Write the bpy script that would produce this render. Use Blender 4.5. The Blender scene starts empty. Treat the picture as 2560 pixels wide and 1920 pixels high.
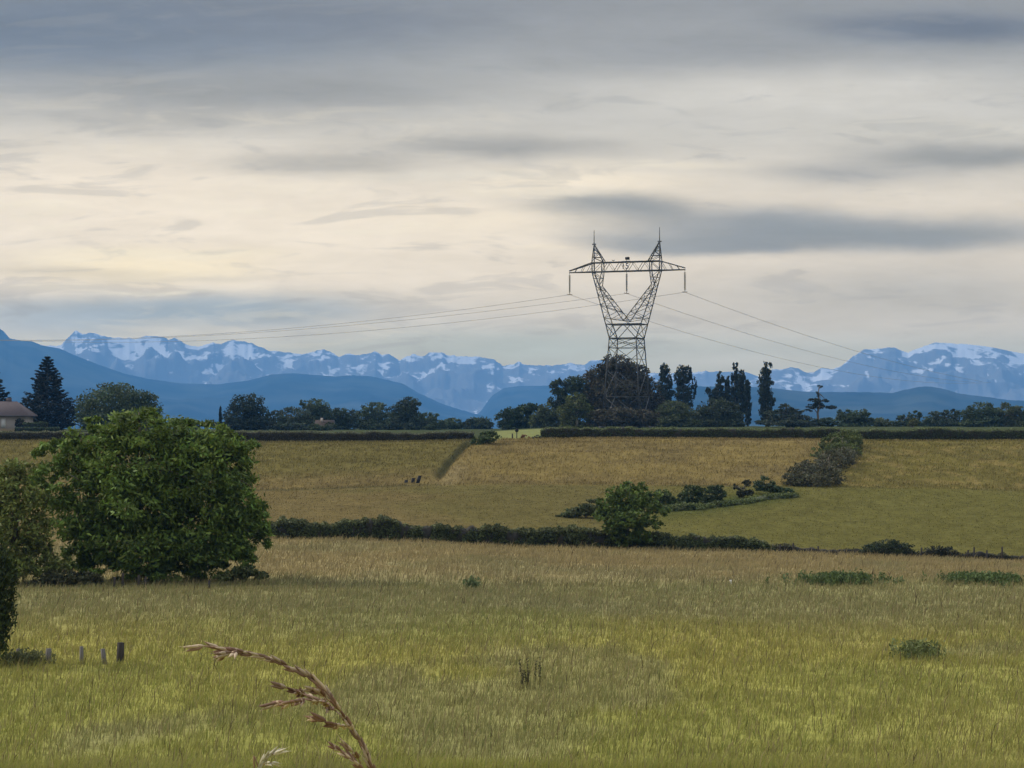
import bpy, math, random
import numpy as np
from mathutils import Vector, noise as mnoise

# ------------------------------------------------------------------ camera
S = bpy.context.scene
COL = S.collection
F = 4978.0                       # focal length in photo pixels (photo is 2560 wide)
PITCH = math.atan(80.0 / F)      # horizon lies on photo row 1040
cam = bpy.data.cameras.new("camera")
cam.sensor_width = 36.0
cam.lens = 36.0 * F / 2560.0
cam.clip_start = 0.05
cam.clip_end = 80000.0
camo = bpy.data.objects.new("camera", cam)
COL.objects.link(camo)
camo.location = (0, 0, 0)
camo.rotation_euler = (math.pi / 2 + PITCH, 0, 0)
S.camera = camo

# ------------------------------------------------------------------ exposure
S.view_settings.view_transform = 'Standard'
S.view_settings.look = 'None'
S.view_settings.gamma = 1.0
S.view_settings.exposure = 0.0
S.cycles.use_denoising = True
S.cycles.max_bounces = 6
S.cycles.diffuse_bounces = 3
S.cycles.transmission_bounces = 3
S.cycles.volume_bounces = 0
S.cycles.sample_clamp_indirect = 4.0


def lin(c):
    c = c / 255.0
    return c / 12.92 if c <= 0.04045 else ((c + 0.055) / 1.055) ** 2.4


def rgb(r, g, b):
    return (lin(r), lin(g), lin(b))


# ------------------------------------------------------------------ air, sun and sky
HAZE_DENSITY = 1.0e-4
HAZE_TOP = 700.0
HAZE_FAR = 18500.0
HAZE_COLOR = (0.165, 0.48, 1.0)
HAZE_GLOW = (0.095, 0.265, 0.545)  # what that air scatters at full depth under this sky
SUN_DIR = Vector((-0.78, 0.22, 0.62)).normalized()

sun = bpy.data.lights.new("sun", 'SUN')
sun.energy = 2.8
sun.angle = math.radians(12)
sun.color = (1.0, 0.93, 0.82)
suno = bpy.data.objects.new("sun", sun)
COL.objects.link(suno)
suno.rotation_euler = SUN_DIR.to_track_quat('Z', 'Y').to_euler()

world = bpy.data.worlds.new("World")
S.world = world
world.use_nodes = True
wt = world.node_tree
wt.nodes.clear()


def wn(t, **kw):
    n = wt.nodes.new(t)
    for k, v in kw.items():
        setattr(n, k, v)
    return n


def wm(op, a, b=None, c=None, clamp=False):
    n = wn('ShaderNodeMath', operation=op)
    n.use_clamp = clamp
    for i, v in enumerate((a, b, c)):
        if v is None:
            continue
        if isinstance(v, (int, float)):
            n.inputs[i].default_value = v
        else:
            wt.links.new(v, n.inputs[i])
    return n.outputs[0]


def wv(op, a, b=None, out=0):
    n = wn('ShaderNodeVectorMath', operation=op)
    for i, v in enumerate((a, b)):
        if v is None:
            continue
        if isinstance(v, tuple):
            n.inputs[i].default_value = v
        else:
            wt.links.new(v, n.inputs[i])
    return n.outputs[out]


def wmix(f, a, b):
    n = wn('ShaderNodeMix', data_type='RGBA')
    for i, v in ((0, f), (6, a), (7, b)):
        if isinstance(v, (int, float)):
            n.inputs[i].default_value = v
        elif isinstance(v, tuple):
            n.inputs[i].default_value = (*v, 1)
        else:
            wt.links.new(v, n.inputs[i])
    return n.outputs[2]


tc = wn('ShaderNodeTexCoord')
sep = wn('ShaderNodeSeparateXYZ')
wt.links.new(tc.outputs['Generated'], sep.inputs[0])
fy = wm('MAXIMUM', sep.outputs[1], 0.05)
su = wm('DIVIDE', sep.outputs[0], fy)     # bearing and height of a direction, as tangents
sv = wm('DIVIDE', sep.outputs[2], fy)


def wnoise(ku, kv, scale, detail, seed, distort=0.0):
    cmb = wn('ShaderNodeCombineXYZ')
    wt.links.new(wm('MULTIPLY', su, ku), cmb.inputs[0])
    wt.links.new(wm('MULTIPLY', sv, kv), cmb.inputs[1])
    cmb.inputs[2].default_value = seed
    n = wn('ShaderNodeTexNoise')
    wt.links.new(cmb.outputs[0], n.inputs['Vector'])
    n.inputs['Scale'].default_value = scale
    n.inputs['Detail'].default_value = detail
    n.inputs['Roughness'].default_value = 0.58
    n.inputs['Distortion'].default_value = distort
    return n.outputs['Fac']


n1 = wnoise(8, 34, 1.0, 8, 1.3)
n2 = wnoise(10, 30, 1.0, 8, 7.7)
n3 = wnoise(18, 95, 1.0, 7, 4.1)
wu = wm('ADD', su, wm('MULTIPLY', wm('SUBTRACT', n1, 0.5), 0.085))
wvv = wm('ADD', sv, wm('MULTIPLY', wm('SUBTRACT', n2, 0.5), 0.014))
uv = wn('ShaderNodeCombineXYZ')
wt.links.new(wu, uv.inputs[0])
wt.links.new(wvv, uv.inputs[1])
ramp = wn('ShaderNodeValToRGB')
wt.links.new(wm('DIVIDE', sv, 0.21, clamp=True), ramp.inputs[0])
stops = [(0.0, (178, 184, 186)), (0.155, (182, 187, 187)), (0.22, (205, 201, 195)), (0.333, (222, 212, 199)),
         (0.5, (223, 213, 199)), (0.666, (203, 199, 192)), (0.83, (172, 173, 174)), (1.0, (150, 153, 159))]
while len(ramp.color_ramp.elements) < len(stops):
    ramp.color_ramp.elements.new(0.5)
for e, (p, c) in zip(ramp.color_ramp.elements, stops):
    e.position = p
    e.color = (*rgb(*c), 1)
sky = ramp.outputs[0]
# soft cloud banks: centre and half-size on a 2212-wide view of the sky, colour, cover
CLOUDS = [
    (680, 520, 740, 115, (237, 225, 208), .9, 1), (180, 430, 640, 125, (243, 230, 212), .95, 1),
    (1750, 205, 560, 66, (214, 210, 203), .85, 1.2), (2050, 275, 300, 24, (216, 211, 200), .5, 1.2), (1950, 640, 500, 70, (184, 182, 178), .85, 1),
    (150, 60, 700, 92, (111, 124, 144), .92, 1.3), (650, 40, 450, 50, (126, 133, 147), .7, 1.2),
    (300, 110, 400, 60, (134, 143, 157), .5, 1), (2050, 60, 330, 40, (110, 120, 138), .9, 1.3),
    (1550, 110, 350, 45, (150, 153, 159), .65, 1.2), (550, 195, 420, 52, (152, 154, 157), .8, 1.3),
    (1070, 322, 230, 24, (160, 160, 160), .8, 1.3), (690, 352, 240, 25, (164, 163, 161), .65, 1.2), (420, 262, 330, 28, (166, 165, 163), .45, 1.2),
    (2100, 332, 230, 32, (150, 152, 154), .88, 1.3), (1850, 370, 170, 26, (158, 160, 163), .65, 1.2),
    (1340, 448, 160, 36, (136, 143, 150), .95, 1.6), (1600, 492, 330, 50, (144, 151, 159), .95, 1.8), (1520, 528, 190, 26, (146, 152, 159), .95, 2.2),
    (1960, 505, 340, 42, (146, 152, 158), .95, 1.6), (1430, 525, 130, 24, (160, 164, 168), .6, 1.2),
    (1270, 388, 230, 28, (244, 231, 210), .9, 1.2), (1080, 478, 260, 34, (242, 229, 209), .85, 1),
    (960, 377, 240, 12, (224, 217, 204), .65, 1.2),     (310, 572, 270, 36, (246, 231, 202), .95, 1.3),
    (260, 545, 180, 8, (244, 232, 208), .7, 1.2), (430, 552, 120, 8, (243, 231, 208), .7, 1.2), (150, 562, 110, 7, (243, 231, 208), .6, 1.2),
    (330, 628, 130, 6, (242, 232, 212), .7, 1.3), (120, 618, 110, 7, (240, 229, 208), .6, 1.3),
    (760, 506, 90, 5, (240, 229, 210), .6, 1.2), (1180, 418, 160, 12, (238, 227, 208), .6, 1.2), (1450, 350, 160, 10, (236, 226, 208), .6, 1.2), (1210, 540, 60, 6, (238, 226, 206), .6, 1.2), (160, 585, 200, 10, (206, 196, 180), .5, 1.2), (400, 600, 200, 9, (206, 198, 184), .5, 1.2),
    (420, 674, 420, 38, (156, 170, 181), .95, 1.4),
    (150, 690, 300, 35, (168, 182, 194), .7, 1), (1150, 745, 340, 38, (175, 184, 184), .8, 1),
    (1620, 775, 170, 22, (192, 193, 192), .6, 1),
]
K = 2560.0 / 2212.0
for (cx, cy, rx, ry, c, a, pw) in CLOUDS:
    u0 = (cx * K - 1280) / F
    v0 = (1040 - cy * K) / F
    d = wv('SUBTRACT', uv.outputs[0], (u0, v0, 0))
    d = wv('MULTIPLY', d, (F / (rx * K), F / (ry * K), 0))
    q = wv('DOT_PRODUCT', d, d, out=1)
    if pw != 1:
        q = wm('POWER', q, pw)
    w = wm('MULTIPLY', wm('POWER', 2.71828, wm('MULTIPLY', q, -1.0)), a)
    sky = wmix(w, sky, rgb(*c))
n4 = wnoise(17, 92, 1.0, 10, 9.4, 0.6)
n6 = wnoise(34, 150, 1.0, 8, 3.3, 0.8)
n5 = wnoise(5, 22, 1.0, 6, 2.2)
ws = wn('ShaderNodeMapRange', interpolation_type='SMOOTHSTEP')
ws.inputs['From Min'].default_value = 0.50
ws.inputs['From Max'].default_value = 0.64
wt.links.new(n4, ws.inputs['Value'])
wb = wn('ShaderNodeMapRange', interpolation_type='SMOOTHSTEP')
wb.inputs['From Min'].default_value = 0.40
wb.inputs['From Max'].default_value = 0.62
wt.links.new(n5, wb.inputs['Value'])
side = wn('ShaderNodeMapRange', interpolation_type='SMOOTHSTEP')
side.inputs['From Min'].default_value = 0.05
side.inputs['From Max'].default_value = -0.03
wt.links.new(su, side.inputs['Value'])
band = wm('MULTIPLY', side.outputs[0], wm('POWER', 2.71828, wm('MULTIPLY', wm('POWER', wm('DIVIDE', wm('SUBTRACT', sv, 0.098), 0.05), 2.0), -1.0)))
band = wm('MULTIPLY', band, wb.outputs[0])
sky = wmix(wm('MULTIPLY', wm('MULTIPLY', ws.outputs[0], band), 0.60), sky, rgb(241, 230, 210))
wd = wn('ShaderNodeMapRange', interpolation_type='SMOOTHSTEP')
wd.inputs['From Min'].default_value = 0.46
wd.inputs['From Max'].default_value = 0.34
wt.links.new(n4, wd.inputs['Value'])
sky = wmix(wm('MULTIPLY', wd.outputs[0], 0.26), sky, rgb(150, 153, 158))
streak = wm('ADD', wm('ADD', wm('MULTIPLY', n3, 0.24), wm('MULTIPLY', n6, 0.16)), 0.815)
sky = wv('MULTIPLY', sky, wn_ := wv('MULTIPLY', streak, (1, 1, 1)))
# the layer of air in front of the sky takes part of its light: the clouds behind it are that much brighter
path = wm('MINIMUM', wm('DIVIDE', HAZE_TOP, wm('MAXIMUM', sv, 0.001)), HAZE_FAR)
T = wm('POWER', 2.71828, wm('MULTIPLY', path, -HAZE_DENSITY))
glow = wv('MULTIPLY', wm('SUBTRACT', 1.0, T), HAZE_GLOW)
sky = wv('DIVIDE', wv('SUBTRACT', sky, glow), T)
sky = wv('MAXIMUM', sky, (0.02, 0.02, 0.02))
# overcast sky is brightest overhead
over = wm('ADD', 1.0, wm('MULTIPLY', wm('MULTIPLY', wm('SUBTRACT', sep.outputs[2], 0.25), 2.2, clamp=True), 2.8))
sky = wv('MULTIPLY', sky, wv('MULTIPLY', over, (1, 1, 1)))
nish = wn('ShaderNodeTexSky', sky_type='NISHITA')
nish.sun_disc = False
nish.sun_elevation = math.asin(SUN_DIR.z)
nish.sun_rotation = math.atan2(SUN_DIR.x, SUN_DIR.y) % (2 * math.pi)
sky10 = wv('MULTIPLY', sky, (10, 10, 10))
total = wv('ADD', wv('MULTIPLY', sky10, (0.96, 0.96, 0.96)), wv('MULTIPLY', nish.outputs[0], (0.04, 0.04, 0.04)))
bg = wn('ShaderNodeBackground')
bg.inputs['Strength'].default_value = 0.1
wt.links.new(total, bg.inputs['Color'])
wo = wn('ShaderNodeOutputWorld')
wt.links.new(bg.outputs[0], wo.inputs['Surface'])


# ------------------------------------------------------------------ helpers
def W(px, row, d):
    """point seen at photo pixel (px, row), d metres ahead"""
    yc = 960.0 - row
    dy = F * math.cos(PITCH) - yc * math.sin(PITCH)
    dz = F * math.sin(PITCH) + yc * math.cos(PITCH)
    s = d / dy
    return Vector(((px - 1280.0) * s, d, dz * s))


def h2(ix, iy, seed):
    n = (ix.astype(np.int64) * 374761393 + iy.astype(np.int64) * 668265263 + seed * 1442695041) & 0x7fffffff
    n = ((n ^ (n >> 13)) * 1274126177) & 0x7fffffff
    return ((n ^ (n >> 16)) & 0xffff) / 65535.0


def vn(x, y, seed=0):
    x0 = np.floor(x)
    y0 = np.floor(y)
    fx = x - x0
    fy_ = y - y0
    fx = fx * fx * (3 - 2 * fx)
    fy_ = fy_ * fy_ * (3 - 2 * fy_)
    a = h2(x0, y0, seed)
    b = h2(x0 + 1, y0, seed)
    c = h2(x0, y0 + 1, seed)
    d = h2(x0 + 1, y0 + 1, seed)
    return (a * (1 - fx) + b * fx) * (1 - fy_) + (c * (1 - fx) + d * fx) * fy_


def fbm(x, y, seed=0, o=4):
    s = 0
    a = 0.5
    for i in range(o):
        s = s + a * vn(x, y, seed + i * 17)
        x = x * 2.03
        y = y * 2.03
        a *= 0.5
    return s / (1 - 0.5 ** o)


def sm(a, b, x):
    t = np.clip((x - a) / (b - a), 0, 1)
    return t * t * (3 - 2 * t)


PXK = np.array([-600, 670, 1000, 1300, 1565, 1900, 2200, 2560, 3200], float)
HEDGE_ROW = np.array([1340, 1345, 1351, 1365, 1374, 1383, 1391, 1406, 1425], float)
FOOT_ROW = np.array([1225, 1225, 1212, 1206, 1210, 1213, 1218, 1222, 1228], float)
TOP_ROW = np.array([1104, 1106, 1106, 1099, 1098, 1101, 1103, 1105, 1107], float)


def ground_z(x, y, bumps=True):
    x = np.asarray(x, float)
    y = np.asarray(y, float)
    px = np.clip(1280 + F * x / np.maximum(y, 20.0), -600, 3200)
    zh = -(np.interp(px, PXK, HEDGE_ROW) - 1040) / F * 150
    zf = -(np.interp(px, PXK, FOOT_ROW) - 1040) / F * 205
    zt = -(np.interp(px, PXK, TOP_ROW) - 1040) / F * 246
    z0 = np.zeros_like(px)
    zp = np.interp(px, [1240, 1400], [-3.1, -2.35])
    keys = [(-200, z0 - 1.9), (0, z0 - 1.62), (4, z0 - 1.72), (45, z0 - 7.95), (60, z0 - 8.15), (75, z0 - 8.36), (105, z0 - 8.82),
            (150, zh), (158, zh + 0.25), (202, zf - 0.1), (208, zf + 0.18), (241, zt - 0.22), (247, zt), (258, zt - 0.02), (285, z0 * 0 + np.minimum(zt + .1, zp)), (410, zp),
            (520, zp - .25), (600, z0 - 5.0), (900, z0 - 25.0), (3000, z0 - 85.0), (60000, z0 - 90.0)]
    ds = [k[0] for k in keys]
    out = np.array(keys[0][1], float)
    for i in range(len(ds) - 1):
        t = np.clip((y - ds[i]) / (ds[i + 1] - ds[i]), 0, 1)
        out = np.where(y >= ds[i], keys[i][1] * (1 - t) + keys[i + 1][1] * t, out)
    dpx = px - (1090 + (y - 207) * 2.25)
    out = out - 0.55 * np.exp(-(dpx / 9.0) ** 2) * sm(206, 214, y) * sm(252, 244, y)
    if bumps:
        amp = np.where(y < 600, 0.16, 2.0)
        amp = np.where((y > 206) & (y < 246), 0.50, amp)
        out = out + (fbm(x / 3.1, y / 3.1, 5, 3) - 0.5) * amp + (fbm(x / 17, y / 17, 9, 2) - 0.5) * amp * 1.5
    return out


def gz(x, y):
    return float(ground_z(np.array([x]), np.array([y]))[0])


def d_at(px, row, lo=20.0, hi=420.0):
    """distance at which the line of sight through a photo pixel first meets the ground"""
    ds = np.arange(lo, hi, .25)
    zs = ground_z((px - 1280) / F * ds, ds, False)
    hit = np.nonzero(zs >= -(row - 1040) / F * ds)[0]
    return float(ds[hit[0]]) if len(hit) else hi


def on_ground(px, d):
    x = (px - 1280) / F * d
    return Vector((x, d, gz(x, d)))


FARM = dict(
    meadow=(0.289, 0.260, 0.070), meadow_green=(0.228, 0.240, 0.060), meadow_yellow=(0.304, 0.275, 0.081), meadow_far=(0.221, 0.202, 0.097),
    straw=(0.278, 0.222, 0.103), field=(0.114, 0.095, 0.035), field_brown=(0.137, 0.103, 0.043), field_green=(0.107, 0.099, 0.029),
    gold=(0.172, 0.129, 0.047), olive=(0.117, 0.097, 0.033), olive_gold=(0.128, 0.106, 0.032), lush=(0.054, 0.066, 0.018),
    tree_shade=(0.055, 0.065, 0.03), plateau=(0.172, 0.180, 0.070), dark=(0.060, 0.058, 0.026), valley=(0.07, 0.10, 0.05))


def mixc(a, b, t):
    return a * (1 - t[:, None]) + np.array(b)[None, :] * t[:, None]


def field_color(x, y):
    px = 1280 + F * x / np.maximum(y, 20.0)
    n = fbm(x / 6.0, y / 9.0, 21, 4)
    nb = fbm(x / 22.0, y / 30.0, 33, 3)
    ns = fbm(x / 1.3, y / 2.2, 41, 3)
    c = np.tile(np.array(FARM['meadow']), (len(x), 1))
    c = mixc(c, FARM['meadow_green'], 0.6 * sm(0.42, 0.62, nb))
    c = mixc(c, FARM['meadow_green'], 0.5 * sm(70, 50, y))
    c = mixc(c, FARM['meadow_yellow'], 0.55 * sm(1900, 2500, px + 500 * (n - .5)) * sm(85, 62, y))
    c = mixc(c, FARM['meadow_yellow'], 0.08 * sm(0.52, 0.7, n))
    c = mixc(c, FARM['meadow_far'], 0.8 * sm(70, 92, y + 14 * (n - .5)))
    c = mixc(c, FARM['meadow_far'], 0.55 * sm(0.56, 0.70, fbm(x / 9 + 40, y / 13, 77, 3)))
    e = y + 7 * (n - .5)
    c = mixc(c, FARM['straw'], sm(103, 112, e))
    c = mixc(c, FARM['meadow_far'], 0.6 * sm(.5, .66, n) * sm(104, 112, y))
    c = mixc(c, FARM['dark'], 0.75 * np.exp(-((y - 105.5 - 5 * (nb - .5)) / 1.2) ** 2) * sm(0.5, .66, ns + .25 * (nb - .5)) * (px < 1900))
    c = mixc(c, FARM['field'], sm(151, 153, y))
    c = mixc(c, FARM['field_brown'], 0.85 * sm(152, 156, y) * sm(1250, 850, px + 700 * (n - .5)))
    c = mixc(c, FARM['field_green'], 0.8 * sm(152, 156, y) * sm(1500, 1750, px + 300 * (n - .5)))
    c = mixc(c, FARM['lush'], 0.85 * np.exp(-((y - (176 + (px - 1600) * 0.052)) / 6.5) ** 2) * sm(1600, 1680, px) * sm(2030, 1930, px) * (.5 + n))
    # the bank: a ditch runs up it on the left, another thicket divides it on the right
    ditch = 1090 + (y - 207) * 2.25
    bank = sm(201, 206, y + 3 * (n - .5))
    b = np.tile(np.array(FARM['gold']), (len(x), 1))
    b = mixc(b, FARM['field_brown'], 0.75 * sm(.45, .62, n))
    left = np.tile(np.array(FARM['olive']), (len(x), 1))
    left = mixc(left, FARM['field_brown'], sm(222, 208, y) * 0.9)
    left = mixc(left, FARM['gold'], 0.5 * sm(.55, .68, ns) * sm(225, 206, y))
    right = np.tile(np.array(FARM['olive_gold']), (len(x), 1))
    right = mixc(right, FARM['olive'], 0.7 * sm(.48, .64, n))
    right = mixc(right, FARM['gold'], 0.6 * sm(.56, .7, ns))
    sl = sm(14, -14, px - ditch)
    b = b * (1 - sl[:, None]) + left * sl[:, None]
    sr = sm(-30, 30, px - (1990 + (y - 207) * 3.4))
    b = b * (1 - sr[:, None]) + right * sr[:, None]
    und = fbm(x / 4.5, y / 1.6, 91, 3)
    b = b * (0.80 + 0.40 * und)[:, None]
    b = mixc(b, (.26, .205, .105), .42 * np.exp(-((px - ditch - 30) / 26) ** 2) * sm(238, 210, y) * (.4 + und))
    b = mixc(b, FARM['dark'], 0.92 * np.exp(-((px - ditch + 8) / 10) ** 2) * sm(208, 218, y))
    c = c * (1 - bank[:, None]) + b * bank[:, None]
    c = mixc(c, FARM['dark'], 0.6 * np.exp(-((y - 203.5) / 0.9) ** 2) * sm(.42, .6, nb + .3 * (ns - .5)))  # shadowed line along the foot of the bank, painted into the colour
    c = mixc(c, FARM['tree_shade'], sm(255, 262, y))  # ground behind the hedge darkened: shade under the trees put into its colour
    c = mixc(c, FARM['plateau'], sm(255, 262, y) * sm(1215, 1235, px) * sm(1420, 1390, px) * sm(420, 390, y))
    c = mixc(c, FARM['valley'], sm(560, 800, y))
    v = np.where(y < 108, 0.90 + 0.20 * ns, 0.80 + 0.40 * ns)
    return c * v[:, None]


# ------------------------------------------------------------------ materials
def mat_attr(name, rough=0.8, translucent=0.0, noise_scale=None, noise_amt=0.3, spec=0.2):
    m = bpy.data.materials.new(name)
    m.use_nodes = True
    nt = m.node_tree
    bs = nt.nodes['Principled BSDF']
    bs.inputs['Roughness'].default_value = rough
    bs.inputs['Specular IOR Level'].default_value = spec
    at = nt.nodes.new('ShaderNodeAttribute')
    at.attribute_name = 'Col'
    col = at.outputs['Color']
    if noise_scale:
        geo = nt.nodes.new('ShaderNodeNewGeometry')
        nz = nt.nodes.new('ShaderNodeTexNoise')
        nz.inputs['Scale'].default_value = noise_scale
        nz.inputs['Detail'].default_value = 6
        nz.inputs['Roughness'].default_value = 0.65
        nt.links.new(geo.outputs['Position'], nz.inputs['Vector'])
        mr = nt.nodes.new('ShaderNodeMapRange')
        mr.inputs['From Min'].default_value = 0.25
        mr.inputs['From Max'].default_value = 0.75
        mr.inputs['To Min'].default_value = 1 - noise_amt
        mr.inputs['To Max'].default_value = 1 + noise_amt
        nt.links.new(nz.outputs['Fac'], mr.inputs['Value'])
        vm = nt.nodes.new('ShaderNodeVectorMath')
        vm.operation = 'MULTIPLY'
        nt.links.new(col, vm.inputs[0])
        nt.links.new(mr.outputs[0], vm.inputs[1])
        col = vm.outputs[0]
    nt.links.new(col, bs.inputs['Base Color'])
    if translucent:
        tr = nt.nodes.new('ShaderNodeBsdfTranslucent')
        nt.links.new(col, tr.inputs['Color'])
        mx = nt.nodes.new('ShaderNodeMixShader')
        mx.inputs[0].default_value = translucent
        nt.links.new(bs.outputs[0], mx.inputs[1])
        nt.links.new(tr.outputs[0], mx.inputs[2])
        nt.links.new(mx.outputs[0], nt.nodes['Material Output'].inputs['Surface'])
    return m


def mat_plain(name, color, rough=0.7, noise_scale=2.0, amt=0.25, metal=0.0, stretch=(1, 1, 1)):
    m = bpy.data.materials.new(name)
    m.use_nodes = True
    nt = m.node_tree
    bs = nt.nodes['Principled BSDF']
    bs.inputs['Roughness'].default_value = rough
    bs.inputs['Metallic'].default_value = metal
    bs.inputs['Specular IOR Level'].default_value = 0.15
    tcn = nt.nodes.new('ShaderNodeTexCoord')
    mp = nt.nodes.new('ShaderNodeMapping')
    mp.inputs['Scale'].default_value = stretch
    nt.links.new(tcn.outputs['Object'], mp.inputs[0])
    nz = nt.nodes.new('ShaderNodeTexNoise')
    nz.inputs['Scale'].default_value = noise_scale
    nz.inputs['Detail'].default_value = 5
    nt.links.new(mp.outputs[0], nz.inputs['Vector'])
    mx = nt.nodes.new('ShaderNodeMix')
    mx.data_type = 'RGBA'
    mx.inputs[6].default_value = (*[c * (1 - amt) for c in color], 1)
    mx.inputs[7].default_value = (*[min(1, c * (1 + amt)) for c in color], 1)
    nt.links.new(nz.outputs['Fac'], mx.inputs[0])
    nt.links.new(mx.outputs[2], bs.inputs['Base Color'])
    return m


M_GROUND = mat_attr('ground', 0.95, 0, 1.7, 0.35, 0.0)
M_GRASS = mat_attr('grass', 0.75, 0.42, None, 0, 0.1)
M_LEAF = mat_attr('leaves', 0.6, 0.22, None, 0, 0.2)
M_BARK = mat_plain('bark', (0.13, 0.11, 0.085), 0.9, 3.0, 0.45)
M_STEEL = mat_plain('galvanised_steel', (0.062, 0.064, 0.064), 0.6, 0.8, 0.25)
M_GLASS = mat_plain('insulator_glass', (0.15, 0.155, 0.15), 0.35, 2.0, 0.1)
M_WIRE = mat_plain('aluminium_cable', (0.24, 0.25, 0.27), 0.5, 1.0, 0.1)
M_WOOD = mat_plain('weathered_wood', (0.14, 0.128, 0.115), 0.9, 6.0, 0.5, 0, (4, 4, 0.6))
M_DARKWOOD = mat_plain('dark_wood', (0.045, 0.038, 0.032), 0.9, 6.0, 0.5, 0, (4, 4, 0.6))
M_RENDERED = mat_plain('rendered_wall', (0.40, 0.35, 0.31), 0.9, 1.5, 0.12)
M_TILE = mat_plain('roof_tiles', (0.095, 0.075, 0.075), 0.85, 4.0, 0.35)
M_STONE = mat_plain('stone_wall', (0.20, 0.17, 0.14), 0.9, 2.0, 0.2)
M_REDTILE = mat_plain('red_roof_tiles', (0.050, 0.036, 0.030), 0.85, 4.0, 0.35)
M_WHITE = mat_plain('white_paint', (0.72, 0.70, 0.68), 0.6, 2.0, 0.06)
M_BLACK = mat_plain('black_paint', (0.02, 0.02, 0.022), 0.6, 2.0, 0.2)


GRP = 'trees along the skyline'


# ------------------------------------------------------------------ mesh building
def np_mesh(name, V, polys, mat, C=None, parent=None, smooth=False):
    me = bpy.data.meshes.new(name)
    V = np.asarray(V, np.float32)
    loops = np.concatenate([np.asarray(p, np.int32).ravel() for p in polys])
    tot = np.concatenate([np.full(len(p), np.asarray(p).shape[1], np.int32) for p in polys])
    start = np.concatenate([[0], np.cumsum(tot)[:-1]]).astype(np.int32)
    me.vertices.add(len(V))
    me.vertices.foreach_set('co', V.ravel())
    me.loops.add(len(loops))
    me.loops.foreach_set('vertex_index', loops)
    me.polygons.add(len(tot))
    me.polygons.foreach_set('loop_start', start)
    me.polygons.foreach_set('loop_total', tot)
    if smooth:
        me.polygons.foreach_set('use_smooth', np.ones(len(tot), bool))
    if C is not None:
        at = me.attributes.new('Col', 'FLOAT_COLOR', 'POINT')
        C4 = np.ones((len(V), 4), np.float32)
        C4[:, :3] = C
        at.data.foreach_set('color', C4.ravel())
    me.update(calc_edges=True)
    me.materials.append(mat)
    o = bpy.data.objects.new(name, me)
    COL.objects.link(o)
    if parent is not None:
        o.parent = parent
        o.location = -parent.location if parent.parent is None else (0, 0, 0)
    return o


def tag(o, label=None, cat=None, group=None, kind=None):
    if label:
        o['label'] = label
    if cat:
        o['category'] = cat
    if group:
        o['group'] = group
    if kind:
        o['kind'] = kind
    return o


def empty(name, loc, label, cat, group=None):
    o = bpy.data.objects.new(name, None)
    COL.objects.link(o)
    o.location = loc
    o.empty_display_size = 0.5
    return tag(o, label, cat, group)


class MB:
    """collects bars, tubes and boxes into one mesh"""

    def __init__(self):
        self.v = []
        self.f = {3: [], 4: []}
        self.n = 0

    def add(self, V, faces):
        for f in faces:
            self.f.setdefault(len(f), []).append([i + self.n for i in f])
        self.v.extend([tuple(p) for p in V])
        self.n += len(V)

    def tube(self, pts, rad, k=6, cap=True):
        pts = [Vector(p) for p in pts]
        if not hasattr(rad, '__len__'):
            rad = [rad] * len(pts)
        V = []
        a = None
        for i, p in enumerate(pts):
            t = (pts[min(i + 1, len(pts) - 1)] - pts[max(i - 1, 0)]).normalized()
            if a is None:
                a = t.orthogonal().normalized()
            else:
                a = (a - t * a.dot(t)).normalized()
            b = t.cross(a)
            for j in range(k):
                w = 2 * math.pi * j / k
                V.append(p + (a * math.cos(w) + b * math.sin(w)) * rad[i])
        fs = []
        for i in range(len(pts) - 1):
            for j in range(k):
                fs.append((i * k + j, i * k + (j + 1) % k, (i + 1) * k + (j + 1) % k, (i + 1) * k + j))
        if cap:
            c0, c1 = len(V), len(V) + 1
            V += [pts[0], pts[-1]]
            m = (len(pts) - 1) * k
            for j in range(k):
                fs.append((c0, (j + 1) % k, j))
                fs.append((c1, m + j, m + (j + 1) % k))
        self.add(V, fs)

    def bar(self, p, q, w):
        self.tube([p, q], w * 0.6, 4)

    def box(self, c, sx, sy, sz, rz=0.0, lean=(0, 0), taper=1.0):
        V = []
        for dz in (-1, 1):
            for dx, dy in ((-1, -1), (1, -1), (1, 1), (-1, 1)):
                k = taper if dz > 0 else 1.0
                x = dx * sx / 2 * k
                y = dy * sy / 2 * k
                V.append((c[0] + x * math.cos(rz) - y * math.sin(rz) + (lean[0] * sz if dz > 0 else 0),
                          c[1] + x * math.sin(rz) + y * math.cos(rz) + (lean[1] * sz if dz > 0 else 0), c[2] + dz * sz / 2))
        self.add(V, [(3, 2, 1, 0), (4, 5, 6, 7), (0, 1, 5, 4), (1, 2, 6, 5), (2, 3, 7, 6), (3, 0, 4, 7)])

    def build(self, name, mat, parent=None, col=None, smooth=False):
        return np_mesh(name, self.v, [np.array(v) for v in self.f.values() if v], mat,
                       None if col is None else np.tile(np.array(col), (self.n, 1)), parent, smooth)


def unit(rng, n):
    v = rng.normal(size=(n, 3))
    return v / np.linalg.norm(v, axis=1, keepdims=True)


def cards(P, T, length, width, rng):
    """rhombic leaf-sized faces at P along T"""
    n = len(P)
    T = T / np.maximum(np.linalg.norm(T, axis=1, keepdims=True), 1e-6)
    B = np.cross(T, unit(rng, n))
    B /= np.maximum(np.linalg.norm(B, axis=1, keepdims=True), 1e-6)
    L = (length * rng.uniform(.6, 1.35, n))[:, None]
    Wd = (width * rng.uniform(.6, 1.35, n))[:, None]
    V = np.stack([P - T * L * .5, P + B * Wd * .5 - T * L * .05, P + T * L * .5, P - B * Wd * .5 - T * L * .05], 1).reshape(-1, 3)
    I = np.arange(n * 4).reshape(n, 4)
    return V, I


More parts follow.
